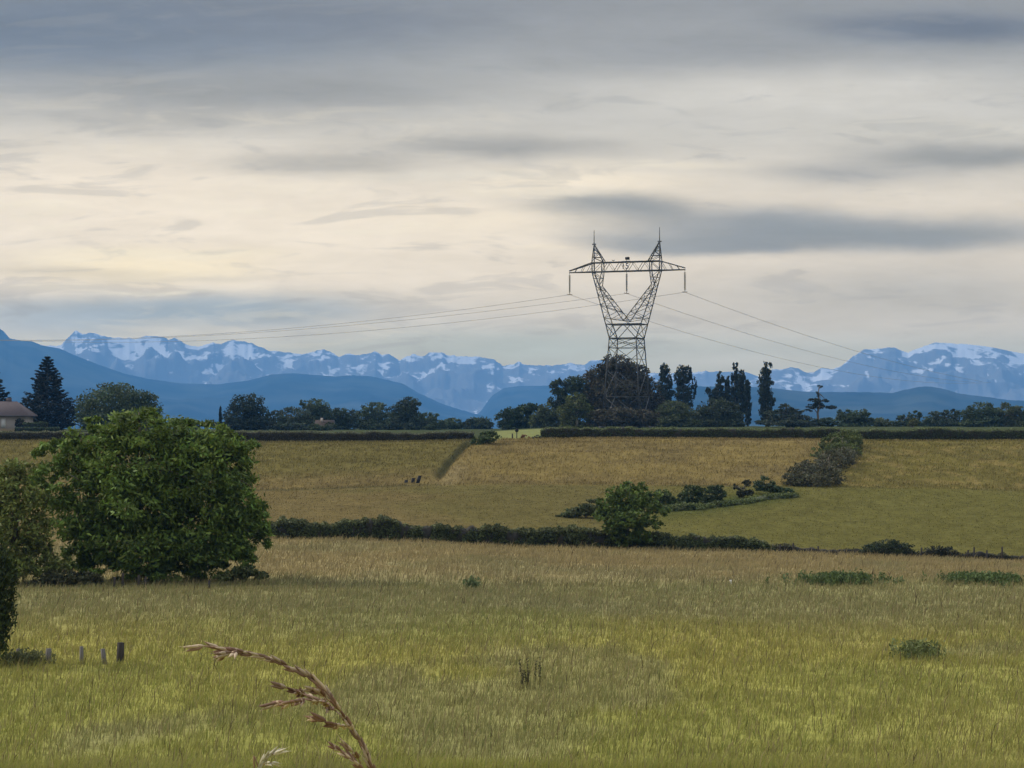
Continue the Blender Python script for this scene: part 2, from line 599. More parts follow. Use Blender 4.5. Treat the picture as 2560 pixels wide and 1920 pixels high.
def lobe_points(lobes, n, rng, clump=0.30, fill=0.25, per=26):
    """leaf positions over a crown made of lobes (centre xyz, radii xyz); clumps give an uneven outline"""
    lob = np.array(lobes, float)
    area = lob[:, 3] * lob[:, 5] + lob[:, 3] * lob[:, 4]
    cnt = np.maximum(1, (area / area.sum() * n).astype(int))
    P, N, G = [], [], []
    for L, k in zip(lob, cnt):
        nc = max(5, k // per)
        D = unit(rng, nc)
        rr = np.where(rng.random(nc) < fill, rng.uniform(.25, .75, nc), rng.uniform(.72, 1.0, nc))
        C = D * rr[:, None]
        ci = rng.integers(0, nc, k)
        spread = (clump * rng.uniform(.5, 1.15, nc))[ci]
        off = rng.normal(size=(k, 3)) * spread[:, None] * 0.5
        q = C[ci] + off
        r = np.linalg.norm(q, axis=1, keepdims=True)
        q = np.where(r > 1.12, q / r * 1.12, q)
        P.append(L[:3] + q * L[3:])
        N.append(q / np.maximum(r, .05))
        G.append(rng.uniform(0.62, 1.4, nc)[ci])
    return np.concatenate(P), np.concatenate(N), np.concatenate(G)


def trunk_mesh(base, top, r, rng, limbs, lobes):
    mb = MB()
    base = Vector(base)
    top = Vector(top)
    n = 6
    pts = [base.lerp(top, i / n) + Vector((rng.normal() * r * .5 * (i > 0), rng.normal() * r * .5 * (i > 0), 0)) for i in range(n + 1)]
    pts[0] = base - Vector((0, 0, .15))
    mb.tube(pts, [r * (1.25 - 1.0 * i / n) for i in range(n + 1)], 7)
    for i in range(limbs):
        L = lobes[i % len(lobes)]
        s = pts[2 + i % 4]
        dst = Vector(L[:3]) + Vector(unit(rng, 1)[0]) * float(min(L[3:])) * .6
        m = s.lerp(dst, .5) + Vector((0, 0, (dst - s).length * .08))
        mb.tube([s, m, dst], [r * .5, r * .3, r * .1], 5)
    return mb


def tree(name, label, cat, d, lobes_px, col, base_row=None, n=3500, leaf=0.42, seed=1, group=None, clump=.30, fill=.25, depth=0.9,
         trunk_px=None, trunk_r=0.28, droop=0.0, limbs=6, vary=0.25, bark=None, per=26, aspect=.62, upright=0.0, base=None, follow=False):
    """tree or shrub whose crown lobes are given where they are seen (px, row, half-width, half-height) at distance d"""
    rng = np.random.default_rng(seed)
    if d > 300:
        n = int(n * 1.7)
        leaf *= 1.12
    s = d / F
    lobes = []
    if d > 380 and group == GRP and name == 'broadleaf_tree':
        xs = [L[0] - L[2] for L in lobes_px] + [L[0] + L[2] for L in lobes_px]
        lobes_px = lobes_px + [((min(xs) + max(xs)) / 2, 1066, (max(xs) - min(xs)) * .42, 13)]
    for i, L in enumerate(lobes_px):
        dd = d_at(L[0], L[1] + L[3] * .8) if follow else d + (L[4] if len(L) > 4 else 0)
        c = W(L[0], L[1], dd)
        rx = L[2] * dd / F
        rz = L[3] * dd / F
        lobes.append((c.x, c.y + rng.uniform(-.25, .25) * rx * (i > 0), c.z, rx, max(rx * depth, .25), rz))
    tpx = trunk_px if trunk_px is not None else float(np.average([L[0] for L in lobes_px], weights=[L[2] for L in lobes_px]))
    b = base if base is not None else on_ground(tpx, d)
    root = empty(name, b, label, cat, group)
    if d > 300:
        n = max(n, int(.68 * math.pi * sum(L[2] * L[3] for L in lobes_px)))
    P, N, G = lobe_points(lobes, n, rng, clump, fill, per)
    gzv = ground_z(P[:, 0], P[:, 1]) + 0.05
    P[:, 2] = np.maximum(P[:, 2], gzv)
    T = unit(rng, len(P)) + N * .5
    T[:, 2] -= droop
    T[:, 2] += upright
    V, I = cards(P, T, leaf, leaf * aspect, rng)
    c = np.array(col)[None, :] * G[:, None] * rng.uniform(1 - vary, 1 + vary, len(P))[:, None]
    c = c * (1 + rng.normal(size=(len(P), 3)) * .06)
    C = np.repeat(np.clip(c, 0.004, .8), 4, 0)
    np_mesh('crown', V, [I], M_LEAF, C, root)
    top = max(lobes, key=lambda L: L[2])
    tz = Vector((b.x * .5 + top[0] * .5, b.y * .5 + top[1] * .5, top[2] + top[5] * .3))
    trunk_mesh(b, tz, trunk_r, rng, limbs, lobes).build('trunk', bark or M_BARK, root, None, True)
    return root


def plant_strip(name, label, cat, pts, col, n, leaf, thick, seed, lit_top_col=None, core=(0.03, 0.026, 0.018), rough=.16, group=None, gaps=0.0):
    """clipped hedge or bramble strip: pts = (px, top_row, d) along its run; it stands on the ground"""
    rng = np.random.default_rng(seed)
    K_ = np.array(pts, float)
    m = max(8, int(abs(K_[-1, 0] - K_[0, 0]) / 6))
    px = np.linspace(K_[0, 0], K_[-1, 0], m)
    d = np.interp(px, K_[:, 0], K_[:, 2])
    tr = np.interp(px, K_[:, 0], K_[:, 1])
    X = (px - 1280) / F * d
    zt = -(tr - 1040) / F * d
    zb = ground_z(X, d) - 0.05
    jag = (fbm(px / 47.0, px * 0 + seed, seed, 2) - .5) * .75 + (fbm(px / 10.0, px * 0 + seed + 5, seed, 2) - .5) * .5
    H = np.maximum(zt - zb, .25) * (1 + rough * 1.6 * jag)
    # inner core of stems
    rings = []
    k = 7
    prof = [(-.5, 0), (-.46, .45), (-.38, .84), (0, .95), (.38, .84), (.46, .45), (.5, 0)]
    Vc = []
    for i in range(m):
        for (a, h) in prof:
            Vc.append((X[i] + rng.normal() * .04, d[i] + a * thick * .86 + rng.normal() * .05, zb[i] + h * H[i] * .95 + rng.normal() * .03))
    Ic = [(i * k + j, i * k + j + 1, (i + 1) * k + j + 1, (i + 1) * k + j) for i in range(m - 1) for j in range(k - 1)]
    Ic += [(0, 1, 5, 6), (1, 2, 4, 5)]
    e = (m - 1) * k
    Ic += [(e, e + 6, e + 5, e + 1), (e + 1, e + 5, e + 4, e + 2)]
    # leaves over the outside
    t = rng.uniform(0, m - 1.001, n)
    i0 = t.astype(int)
    fr = t - i0
    gx = X[i0] * (1 - fr) + X[i0 + 1] * fr
    gd = d[i0] * (1 - fr) + d[i0 + 1] * fr
    gb = zb[i0] * (1 - fr) + zb[i0 + 1] * fr
    gh = H[i0] * (1 - fr) + H[i0 + 1] * fr
    s = rng.uniform(0, 1, n)
    pa = np.array([p[0] for p in prof])
    ph = np.array([p[1] for p in prof])
    q = np.linspace(0, 1, k)
    pick = np.where(rng.random(n) < .72, s * .62, s)
    a = np.interp(pick, q, pa)
    h = np.interp(pick, q, ph)
    bump = 1 + (fbm(gx / .9, h * 2 + gd * 0, seed + 3, 3) - .5) * rough * 2.2
    P = np.stack([gx + rng.normal(size=n) * .05, gd + a * thick * bump, gb + h * gh * (1 + (bump - 1) * .5) + rng.normal(size=n) * leaf * .25], 1)
    P[:, 2] = np.maximum(P[:, 2], gb + .03)
    if gaps:
        keep = fbm(gx / 1.4, h * 1.5, seed + 8, 2) > gaps
        P = P[keep]
        h = h[keep]
        a = a[keep]
        gx = gx[keep]
    n = len(P)
    T = unit(rng, n)
    T[:, 2] += .25
    Vl, Il = cards(P, T, leaf, leaf * .62, rng)
    g = .75 + .6 * fbm(gx / 1.6, h, seed + 11, 3)
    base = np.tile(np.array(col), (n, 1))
    if lit_top_col is not None:
        base = mixc(base, lit_top_col, sm(.74, .9, h))  # top leaves coloured lighter, as if lit by the sky
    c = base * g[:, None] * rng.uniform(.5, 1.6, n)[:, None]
    V = np.concatenate([np.array(Vc), Vl])
    C = np.concatenate([np.tile(np.array(core), (len(Vc), 1)), np.repeat(c, 4, 0)])
    o = np_mesh(name, V, [np.array(Ic), Il + len(Vc)], M_LEAF, C)
    return tag(o, label, cat, group)


# ------------------------------------------------------------------ ground
def build_ground():
    us = np.concatenate([-np.geomspace(2.5, .36, 26), np.linspace(-.35, .35, 620), np.geomspace(.36, 2.5, 26)])
    ds = np.concatenate([[-200, -60, -15, -4], np.linspace(0, 44, 30), np.linspace(44.6, 110, 130), np.linspace(110.6, 262, 220), np.geomspace(264, 900, 70), np.geomspace(950, 18000, 46)])
    D, U = np.meshgrid(ds, us, indexing='ij')
    X = U * (np.maximum(D, 0) + 12)
    x = X.ravel()
    y = D.ravel()
    z = ground_z(x, y)
    C = field_color(x, y)
    nr, nc = D.shape
    i = np.arange(nr * nc).reshape(nr, nc)
    I = np.stack([i[:-1, :-1].ravel(), i[:-1, 1:].ravel(), i[1:, 1:].ravel(), i[1:, :-1].ravel()], 1)
    o = np_mesh('ground', np.stack([x, y, z], 1), [I], M_GROUND, C, None, True)
    tag(o, kind='structure')


build_ground()


# ------------------------------------------------------------------ hills and mountains
def mat_forest():
    m = bpy.data.materials.new('wooded_hillside')
    m.use_nodes = True
    nt = m.node_tree
    bs = nt.nodes['Principled BSDF']
    bs.inputs['Roughness'].default_value = .95
    bs.inputs['Specular IOR Level'].default_value = 0
    geo = nt.nodes.new('ShaderNodeNewGeometry')
    nz = nt.nodes.new('ShaderNodeTexNoise')
    nz.inputs['Scale'].default_value = 0.0035
    nz.inputs['Detail'].default_value = 8
    nt.links.new(geo.outputs['Position'], nz.inputs['Vector'])
    r = nt.nodes.new('ShaderNodeValToRGB')
    r.color_ramp.elements[0].position = .42
    r.color_ramp.elements[0].color = (.010, .018, .016, 1)
    r.color_ramp.elements[1].position = .72
    r.color_ramp.elements[1].color = (.065, .075, .055, 1)
    nt.links.new(nz.outputs['Fac'], r.inputs[0])
    nt.links.new(r.outputs[0], bs.inputs['Base Color'])
    return m


def mat_snowrock(snowline, span, lo=.52):
    m = bpy.data.materials.new('rock_and_snow')
    m.use_nodes = True
    nt = m.node_tree
    L = nt.links.new
    bs = nt.nodes['Principled BSDF']
    bs.inputs['Roughness'].default_value = .9
    bs.inputs['Specular IOR Level'].default_value = 0.1
    geo = nt.nodes.new('ShaderNodeNewGeometry')
    sp = nt.nodes.new('ShaderNodeSeparateXYZ')
    L(geo.outputs['Position'], sp.inputs[0])
    mp = nt.nodes.new('ShaderNodeMapping')
    mp.inputs['Scale'].default_value = (.0095, .0040, .0130)
    L(geo.outputs['Position'], mp.inputs[0])
    nz = nt.nodes.new('ShaderNodeTexNoise')
    nz.inputs['Scale'].default_value = 1.0
    nz.inputs['Detail'].default_value = 7
    nz.inputs['Roughness'].default_value = .58
    nz.inputs['Distortion'].default_value = .5
    L(mp.outputs[0], nz.inputs['Vector'])
    hz = nt.nodes.new('ShaderNodeMapRange')
    hz.inputs['From Min'].default_value = snowline
    hz.inputs['From Max'].default_value = snowline + span
    hz.inputs['To Min'].default_value = -.15
    hz.inputs['To Max'].default_value = .012
    L(sp.outputs[2], hz.inputs['Value'])
    sn = nt.nodes.new('ShaderNodeSeparateXYZ')
    L(geo.outputs['Normal'], sn.inputs[0])
    sl = nt.nodes.new('ShaderNodeMapRange')
    sl.inputs['From Min'].default_value = .70
    sl.inputs['From Max'].default_value = .95
    sl.inputs['To Min'].default_value = -.12
    sl.inputs['To Max'].default_value = .05
    L(sn.outputs[2], sl.inputs['Value'])
    a = nt.nodes.new('ShaderNodeMath')
    a.operation = 'ADD'
    L(nz.outputs['Fac'], a.inputs[0])
    L(hz.outputs[0], a.inputs[1])
    gat = nt.nodes.new('ShaderNodeAttribute')
    gat.attribute_name = 'Col'
    gm = nt.nodes.new('ShaderNodeMapRange')
    gm.inputs['From Min'].default_value = .15
    gm.inputs['From Max'].default_value = .75
    gm.inputs['To Min'].default_value = -.13
    gm.inputs['To Max'].default_value = .13
    L(gat.outputs['Fac'], gm.inputs['Value'])
    a2 = nt.nodes.new('ShaderNodeMath')
    a2.operation = 'ADD'
    L(a.outputs[0], a2.inputs[0])
    L(gm.outputs[0], a2.inputs[1])
    a = a2
    b = nt.nodes.new('ShaderNodeMath')
    b.operation = 'ADD'
    L(a.outputs[0], b.inputs[0])
    L(sl.outputs[0], b.inputs[1])
    mr = nt.nodes.new('ShaderNodeMapRange')
    mr.interpolation_type = 'SMOOTHSTEP'
    mr.inputs['From Min'].default_value = lo
    mr.inputs['From Max'].default_value = lo + .075
    L(b.outputs[0], mr.inputs['Value'])
    mx = nt.nodes.new('ShaderNodeMix')
    mx.data_type = 'RGBA'
    mx.inputs[6].default_value = (.22, .215, .205, 1)
    mx.inputs[7].default_value = (.78, .79, .80, 1)
    L(mr.outputs[0], mx.inputs[0])
    L(mx.outputs[2], bs.inputs['Base Color'])
    return m


def ridge_range(name, pts, dist, front, back, mat, seed, step=4, nd=46, jag=0.0, relief=.32, base=-95.0, scale=900.0):
    """mountain or hill range: crest (px, row) seen at distance dist, slopes falling to the valley on both sides"""
    K_ = np.array(pts, float)
    px = np.arange(K_[0, 0], K_[-1, 0] + 1, step)
    row = np.interp(px, K_[:, 0], K_[:, 1])
    row = row + (fbm(px / 9.0, px * 0 + seed, seed, 3) - .5) * jag
    u = (px - 1280) / F
    el = (1040 - row) / F
    ts = np.concatenate([np.linspace(0, 1, nd), 1 + np.linspace(0, 1, 9)[1:]])
    V = np.zeros((len(ts), len(px), 3))
    gul = np.zeros((len(ts), len(px)))
    for i, t in enumerate(ts):
        d = dist - front * (1 - t) if t <= 1 else dist + back * (t - 1)
        for j in range(len(px)):
            x = u[j] * d
            zc = el[j] * dist
            if t <= 1:
                r = mnoise.ridged_multi_fractal(Vector((x / scale, d / scale * .8, seed * 3.1)), .9, 2.1, 5, .9, 2.0)
                gul[i, j] = r
                k = t ** 1.15 + relief * (r - 1.0) * math.sin(math.pi * min(1, t * 1.02)) ** .8 * .6
                z = base + (zc - base) * k
                z = min(z, (el[j] - .0012 * (1 - t) ** .5 * (t < .999)) * d)
            else:
                z = base + (zc - base) * (1 - (t - 1)) ** 1.1
            V[i, j] = (x, d, max(z, base - 4))
    nr, nc = V.shape[:2]
    i = np.arange(nr * nc).reshape(nr, nc)
    I = np.stack([i[:-1, :-1].ravel(), i[:-1, 1:].ravel(), i[1:, 1:].ravel(), i[1:, :-1].ravel()], 1)
    g = np.clip((1.6 - gul) / 1.6, 0, 1).reshape(-1, 1)
    o = np_mesh(name, V.reshape(-1, 3), [I], mat, np.repeat(g, 3, 1), None, True)
    tag(o, kind='structure')
    return o


FOOT_L = [(-500, 790), (-200, 800), (-60, 806), (0, 823), (10, 830), (23, 846), (51, 851), (82, 854), (105, 864), (148, 871), (194, 891), (253, 914), (311, 934), (369, 947),
          (447, 958), (544, 961), (622, 951), (680, 936), (731, 933), (836, 941), (880, 938), (929, 941), (1007, 959), (1046, 982), (1104, 1009), (1150, 1024), (1190, 1035), (1260, 1052), (1330, 1062)]
FOOT_M = [(1130, 1060), (1198, 1033), (1229, 990), (1260, 970), (1299, 965), (1369, 964), (1500, 950), (1620, 956), (1743, 963), (1800, 975), (1900, 1000), (2000, 1040)]
FOOT_R = [(1560, 1040), (1660, 990), (1743, 966), (1871, 967), (1935, 971), (2016, 980), (2112, 980), (2232, 982), (2259, 975), (2301, 967), (2325, 966), (2363, 973), (2398, 984), (2479, 994), (2517, 1000),
          (2560, 1002), (2700, 1010), (3000, 1015)]
SNOW_L = [(-400, 850), (-100, 860), (60, 858), (105, 862), (140, 866), (152, 862), (170, 843), (187, 827), (194, 828), (206, 836), (222, 831), (236, 833), (257, 840), (288, 844), (320, 845), (338, 848), (350, 845),
          (365, 838), (385, 841), (408, 842), (420, 850), (435, 844), (448, 852), (463, 860), (494, 867), (515, 862), (533, 856), (552, 859), (579, 850), (595, 852), (630, 858), (673, 877), (758, 885), (780, 880),
          (803, 873), (828, 881), (848, 891), (871, 883), (890, 887), (915, 885), (937, 879), (957, 887), (972, 885), (999, 901), (1014, 892), (1030, 885), (1062, 891), (1073, 881), (1104, 881), (1124, 889),
          (1155, 891), (1198, 893), (1237, 899), (1256, 914), (1285, 910), (1298, 903), (1310, 912), (1357, 914), (1384, 914), (1427, 907), (1462, 913), (1481, 900), (1504, 899), (1540, 905), (1600, 928), (1624, 932),
          (1686, 934), (1736, 932), (1759, 928), (1800, 929), (1859, 930), (1894, 940), (1930, 950), (2020, 960), (2120, 990)]
SNOW_R = [(1780, 980), (1860, 960), (1900, 942), (1932, 923), (1950, 923), (1965, 921), (1979, 917), (1996, 921), (2016, 932), (2035, 930), (2054, 919), (2081, 923), (2104, 915), (2131, 892), (2150, 880), (2162, 873),
          (2182, 873), (2205, 871), (2220, 869), (2240, 870), (2252, 876), (2270, 882), (2285, 874), (2301, 869), (2320, 862), (2336, 856), (2355, 857), (2390, 859), (2421, 861), (2479, 867), (2525, 878), (2560, 884),
          (2700, 905), (2950, 930)]
M_FOREST = mat_forest()
ridge_range('wooded_hills', FOOT_L, 10500, 3600, 2200, M_FOREST, 3, 5, 30, 1.2, .30, scale=700)
ridge_range('wooded_hills', FOOT_M, 11600, 2600, 1600, M_FOREST, 8, 6, 24, 1.0, .30, scale=800)
ridge_range('wooded_hills', FOOT_R, 7200, 2200, 2000, M_FOREST, 5, 6, 24, 1.6, .30, scale=700)
ridge_range('snowy_mountains', SNOW_L, 15000, 3200, 1500, mat_snowrock(110, 330, .503), 11, 3, 64, 5.5, .60, scale=620)
ridge_range('snowy_mountains', SNOW_R, 13700, 2900, 2200, mat_snowrock(70, 330, .496), 14, 3, 64, 3.0, .55, scale=600)


# ------------------------------------------------------------------ grass
def build_grass(name, d0, d1, rho, hmin, hmax, seed, umax=.31, lean_=(.1, .75)):
    rng = np.random.default_rng(seed)
    dg = np.linspace(d0, d1, 400)
    w = rho(dg) * 2 * umax * dg
    cdf = np.cumsum(w)
    N = int(np.trapz(w, dg))
    d = np.interp(rng.random(N), cdf / cdf[-1], dg)
    # tussocks: blades bunch around shared feet
    u = rng.uniform(-umax, umax, N)
    x = u * d
    keep = (fbm(x / .5, d / .8, seed, 3) + rng.uniform(-.32, .32, N)) > .38
    x = x[keep]
    d = d[keep]
    n = len(x)
    z = ground_z(x, d) - .02
    wd = (.006 + d * .00024) * rng.uniform(.6, 1.3, n)
    hh = rng.uniform(hmin, hmax, n) * (.75 + .5 * fbm(x / 1.1, d / 1.6, seed + 4, 3))
    tall = rng.random(n) < np.where(d < 150, .035, .0)
    hh[tall] *= 1.7
    az = rng.uniform(0, 2 * math.pi, n)
    lean = rng.uniform(*lean_, n)
    la = rng.normal(.5, 1.2, n)
    dx, dy = np.cos(az), np.sin(az)
    lx, ly = np.cos(la) * lean, np.sin(la) * lean
    B = np.stack([x, d, z], 1)
    side = np.stack([dx, dy, 0 * dx], 1) * wd[:, None]
    Mid = B + np.stack([lx * hh * .35, ly * hh * .35, hh * .58], 1)
    Tip = B + np.stack([lx * hh, ly * hh, hh * (1 - .25 * lean)], 1)
    V = np.stack([B - side * .5, B + side * .5, Mid + side * .42, Mid - side * .42, Tip], 1).reshape(-1, 3)
    b = np.arange(n) * 5
    Q = np.stack([b, b + 1, b + 2, b + 3], 1)
    Tt = np.stack([b + 3, b + 2, b + 4], 1)
    c = field_color(x, d) * rng.uniform(.87, 1.17, n)[:, None]
    dry = rng.random(n) < np.where(d < 150, .16, .06)
    c[dry] = c[dry] * .4 + np.array((.27, .215, .115)) * .6 * rng.uniform(.7, 1.2, dry.sum())[:, None]
    grn = rng.random(n) < np.where(d < 110, .16, .03)
    c[grn] = c[grn] * np.array((.74, .88, .72))
    c[d > 150] *= 1.22  # far blades' colour lightened to offset their own shading
    stalk = tall & (rng.random(n) < .7)
    c[stalk] = np.array((.30, .235, .12)) * rng.uniform(.6, 1.15, stalk.sum())[:, None]
    rust = tall & ~stalk
    c[rust] = np.array((.085, .062, .034)) * rng.uniform(.7, 1.3, rust.sum())[:, None]
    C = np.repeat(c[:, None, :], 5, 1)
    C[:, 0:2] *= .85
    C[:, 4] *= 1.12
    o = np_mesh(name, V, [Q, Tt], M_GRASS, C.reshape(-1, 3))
    tag(o, kind='stuff')
    return o


tag(build_grass('meadow_grass', 40, 104, lambda d: np.interp(d, [40, 60, 104], [185, 130, 60]), .14, .40, 101), 'olive green meadow grass running down from the viewpoint')
tag(build_grass('dry_grass', 103, 150, lambda d: 34 + 0 * d, .20, .50, 102, lean_=(.2, .9)), 'straw coloured long grass before the dark field hedge')
tag(build_grass('pasture_grass', 152, 204, lambda d: 14 + 0 * d, .07, .18, 103, lean_=(.3, 1.1)), 'short brownish pasture grass behind the field hedge')
tag(build_grass('bank_grass', 203, 255, lambda d: 13 + 0 * d, .14, .42, 104, lean_=(.3, 1.1)), 'tawny rough grass on the long bank')



# ------------------------------------------------------------------ transmission tower
def build_tower():
    D = 410.0
    YAW = math.radians(20.4)
    s = D / F
    cx = (1567 - 1280) * s

    def Z(row):
        return W(1567, row, D).z

    def R(x, y, z):                                       # tower coordinates (x along the arm, y along the line) to the world
        return Vector((cx + x * math.cos(YAW) + y * math.sin(YAW), D - x * math.sin(YAW) + y * math.cos(YAW), z))

    zg = gz(cx, D) - 0.3
    root = empty('transmission_tower', R(0, 0, zg), 'tall grey lattice power pylon with two horned peaks, standing before the brown tree', 'pylon')
    zb, zw = Z(1063), Z(846)
    zbeam = Z(811)
    zcb, zct = Z(678), Z(655)

    def half(z):                                           # half-side of the square base below the waist
        return 2.86 + (zw - z) / (zw - zb) * 1.22

    # legs and body up to the waist
    body = MB()
    lv = [zg, Z(992), Z(926), Z(870), zw]
    cor = ((-1, -1), (1, -1), (1, 1), (-1, 1))
    for a, b in cor:
        leg = MB()
        leg.bar(R(a * half(zg), b * half(zg), zg), R(a * half(zw), b * half(zw), zw), .26)
        leg.box(R(a * half(zg), b * half(zg), zg + .2), .9, .9, .7, -YAW)
        leg.build('leg', M_STEEL, root)
    for i in range(len(lv) - 1):
        h0, h1 = half(lv[i]), half(lv[i + 1])
        for k in range(4):
            (a0, b0), (a1, b1) = cor[k], cor[(k + 1) % 4]
            p0, p1 = R(a0 * h0, b0 * h0, lv[i]), R(a1 * h0, b1 * h0, lv[i])
            q0, q1 = R(a0 * h1, b0 * h1, lv[i + 1]), R(a1 * h1, b1 * h1, lv[i + 1])
            body.bar(p0, q1, .12)
            body.bar(p1, q0, .12)
            if i != 1:
                body.bar(q0, q1, .12 if i < 3 else .24)
            m = (p0 + p1 + q0 + q1) / 4
            if i > 1:
                body.bar((p0 + q0) / 2, m, .07)
                body.bar((p1 + q1) / 2, m, .07)
    body.build('body_lattice', M_STEEL, root)
    # waist: the trapezoid between the two thick horizontals
    ho = lambda z: 2.86 + (z - zw) / (zcb - zw) * (7.25 - 2.86)      # outer edge of the fork
    dp = lambda z: 2.86 + (z - zw) / (zcb - zw) * (.85 - 2.86)       # half depth
    waist = MB()
    for b in (-1, 1):
        a, d0 = ho(zbeam), dp(zbeam)
        waist.bar(R(-a, b * d0, zbeam), R(a, b * d0, zbeam), .26)
        for sx in (-1, 1):
            waist.bar(R(sx * ho(zw), b * dp(zw), zw), R(0, b * d0, zbeam), .17)
            waist.bar(R(sx * ho(zw), b * dp(zw), zw), R(sx * a, b * d0, zbeam), .24)
            waist.bar(R(sx * a * .55, b * d0, zbeam), R(sx * (ho(zw) + a) * .5, b * (dp(zw) + d0) * .5, (zw + zbeam) / 2), .09)
    for sx in (-1, 1):
        waist.bar(R(sx * ho(zbeam), -dp(zbeam), zbeam), R(sx * ho(zbeam), dp(zbeam), zbeam), .14)
        waist.bar(R(sx * ho(zw), -dp(zw), zw), R(sx * ho(zbeam), dp(zbeam), zbeam), .12)
        waist.bar(R(sx * ho(zw), dp(zw), zw), R(sx * ho(zbeam), -dp(zbeam), zbeam), .12)
    waist.build('waist', M_STEEL, root)
    # fork arms with an elbow
    zel, zv = Z(713), Z(803)
    for sx in (-1, 1):
        fk = MB()

        def inner(z):
            if z >= zel:
                return 5.65 + (z - zel) / (zcb - zel) * (5.15 - 5.65)
            return max(0.0, (z - zv) / (zel - zv) * 5.65)
        zz = [zbeam, Z(796), Z(780), Z(764), Z(749), Z(736), Z(724), zel, Z(695), zcb, zct]
        for i in range(len(zz) - 1):
            z0, z1 = zz[i], zz[i + 1]
            for b in (-1, 1):
                o0, o1 = R(sx * ho(min(z0, zcb)), b * dp(min(z0, zcb)), z0), R(sx * ho(min(z1, zcb)), b * dp(min(z1, zcb)), z1)
                i0, i1 = R(sx * inner(min(z0, zcb)), b * dp(min(z0, zcb)), z0), R(sx * inner(min(z1, zcb)), b * dp(min(z1, zcb)), z1)
                fk.bar(o0, o1, .23)
                if z1 > zv:
                    if z0 < zv:
                        i0 = R(0, b * dp(zv), zv)
                    fk.bar(i0, i1, .20)
                fk.bar(o0 if i % 2 else i0, i1 if i % 2 else o1, .11)
                if i % 2 == 0 or z0 > Z(760):
                    fk.bar(o1, i1, .09)
            for f in (ho, inner):
                x0, x1 = f(min(z0, zcb)), f(min(z1, zcb))
                d0, d1 = dp(min(z0, zcb)), dp(min(z1, zcb))
                sgn = 1 if i % 2 else -1
                fk.bar(R(sx * x0, -sgn * d0, z0), R(sx * x1, sgn * d1, z1), .09)
                if i % 2:
                    fk.bar(R(sx * x1, -d1, z1), R(sx * x1, d1, z1), .08)
        fk.build('fork_arm', M_STEEL, root)
    # crossarm
    ca = MB()
    yb = .85
    tip = 12.45
    for b in (-1, 1):
        ca.bar(R(-7.3, b * yb, zcb), R(7.3, b * yb, zcb), .25)
        ca.bar(R(-7.3, b * yb, zct), R(7.3, b * yb, zct), .25)
        for sx in (-1, 1):
            ca.bar(R(sx * 7.3, b * yb, zcb), R(sx * tip, b * .12, zcb), .24)
            ca.bar(R(sx * 7.3, b * yb, zct), R(sx * tip, b * .12, zcb + .35), .24)
            for t0, t1 in ((.0, .22), (.35, .5), (.66, .78)):
                xb, xt = 7.3 + (tip - 7.3) * t1, 7.3 + (tip - 7.3) * t0
                zt = zct + (zcb + .35 - zct) * t0
                ca.bar(R(sx * xb, b * yb * (1 - t1), zcb), R(sx * xt, b * yb * (1 - t0), zt), .10)
        xs = np.linspace(-5.1, 5.1, 5)
        for i in range(4):
            m = (xs[i] + xs[i + 1]) / 2
            ca.bar(R(xs[i], b * yb, zcb), R(m, b * yb, zct), .13)
            ca.bar(R(m, b * yb, zct), R(xs[i + 1], b * yb, zcb), .08)
    for x in np.linspace(-7.3, 7.3, 9):
        ca.bar(R(x, -yb, zct), R(x, yb, zct), .08)
        ca.bar(R(x, -yb, zcb), R(x, yb, zcb), .08)
    ca.bar(R(-.9, 0, zct + .05), R(.9, 0, zct + .05), .4)
    ca.build('crossarm', M_STEEL, root)
    # two peaks with lightning rods
    for sx, zp, ztip in ((-1, Z(608), Z(573)), (1, Z(606), Z(571))):
        pk = MB()
        ax = sx * 7.05
        lvl = [0, .28, .52, .74, 1.0]
        def P(t, o, b):
            x0 = 7.3 if o else 4.75
            return R(sx * x0 + (ax - sx * x0) * t, b * yb * (1 - t * .92), zct + (zp - zct) * t)
        for o in (0, 1):
            for b in (-1, 1):
                pk.bar(P(0, o, b), P(1, o, b), .22)
        for i in range(4):
            t0, t1 = lvl[i], lvl[i + 1]
            for b in (-1, 1):
                pk.bar(P(t0, i % 2, b), P(t1, 1 - i % 2, b), .11)
                pk.bar(P(t1, 0, b), P(t1, 1, b), .11)
            for o in (0, 1):
                pk.bar(P(t0, o, -1), P(t1, o, 1), .09)
                pk.bar(P(t1, o, -1), P(t1, o, 1), .08)
        pk.box(R(ax, 0, zp), .75, .35, .22, -YAW)
        pko = pk.build('earth_wire_peak', M_STEEL, root)
        rd = MB()
        rd.tube([R(ax, 0, zp), R(ax, 0, ztip)], [.10, .06], 5)
        rd.build('lightning_rod', M_STEEL, pko)
    # insulator strings
    hang = {}
    for key, x in (('l', -12.4), ('c', 0.0), ('r', 12.4)):
        m = MB()
        top = zcb - .05
        zi = Z(729)
        m.tube([R(x, 0, top), R(x, 0, top - .5)], .05, 5)
        nd = 15
        pts, rad = [], []
        for i in range(nd):
            z = top - .5 - (top - .55 - zi) * i / nd
            st = (top - .55 - zi) / nd
            pts += [R(x, 0, z), R(x, 0, z - st * .35), R(x, 0, z - st * .7)]
            rad += [.08, .25, .10]
        m.tube(pts, rad, 8)
        o = m.build('insulator_string', M_GLASS, root)
        cl = MB()
        zc = zi - .30
        cl.tube([R(x, 0, zi + .1), R(x, 0, zc)], .06, 5)
        cl.tube([R(x - .35, -.5, zc), R(x - .18, -.2, zc - .08), R(x + .18, .2, zc - .08), R(x + .35, .5, zc)], .07, 6)
        cl.build('cable_clamp', M_STEEL, o)
        hang[key] = R(x, 0, zc - .08)
    # number on the beam and the boxes on top of it
    cu = bpy.data.curves.new('number', 'FONT')
    cu.body = '15'
    cu.size = 1.7
    cu.extrude = .03
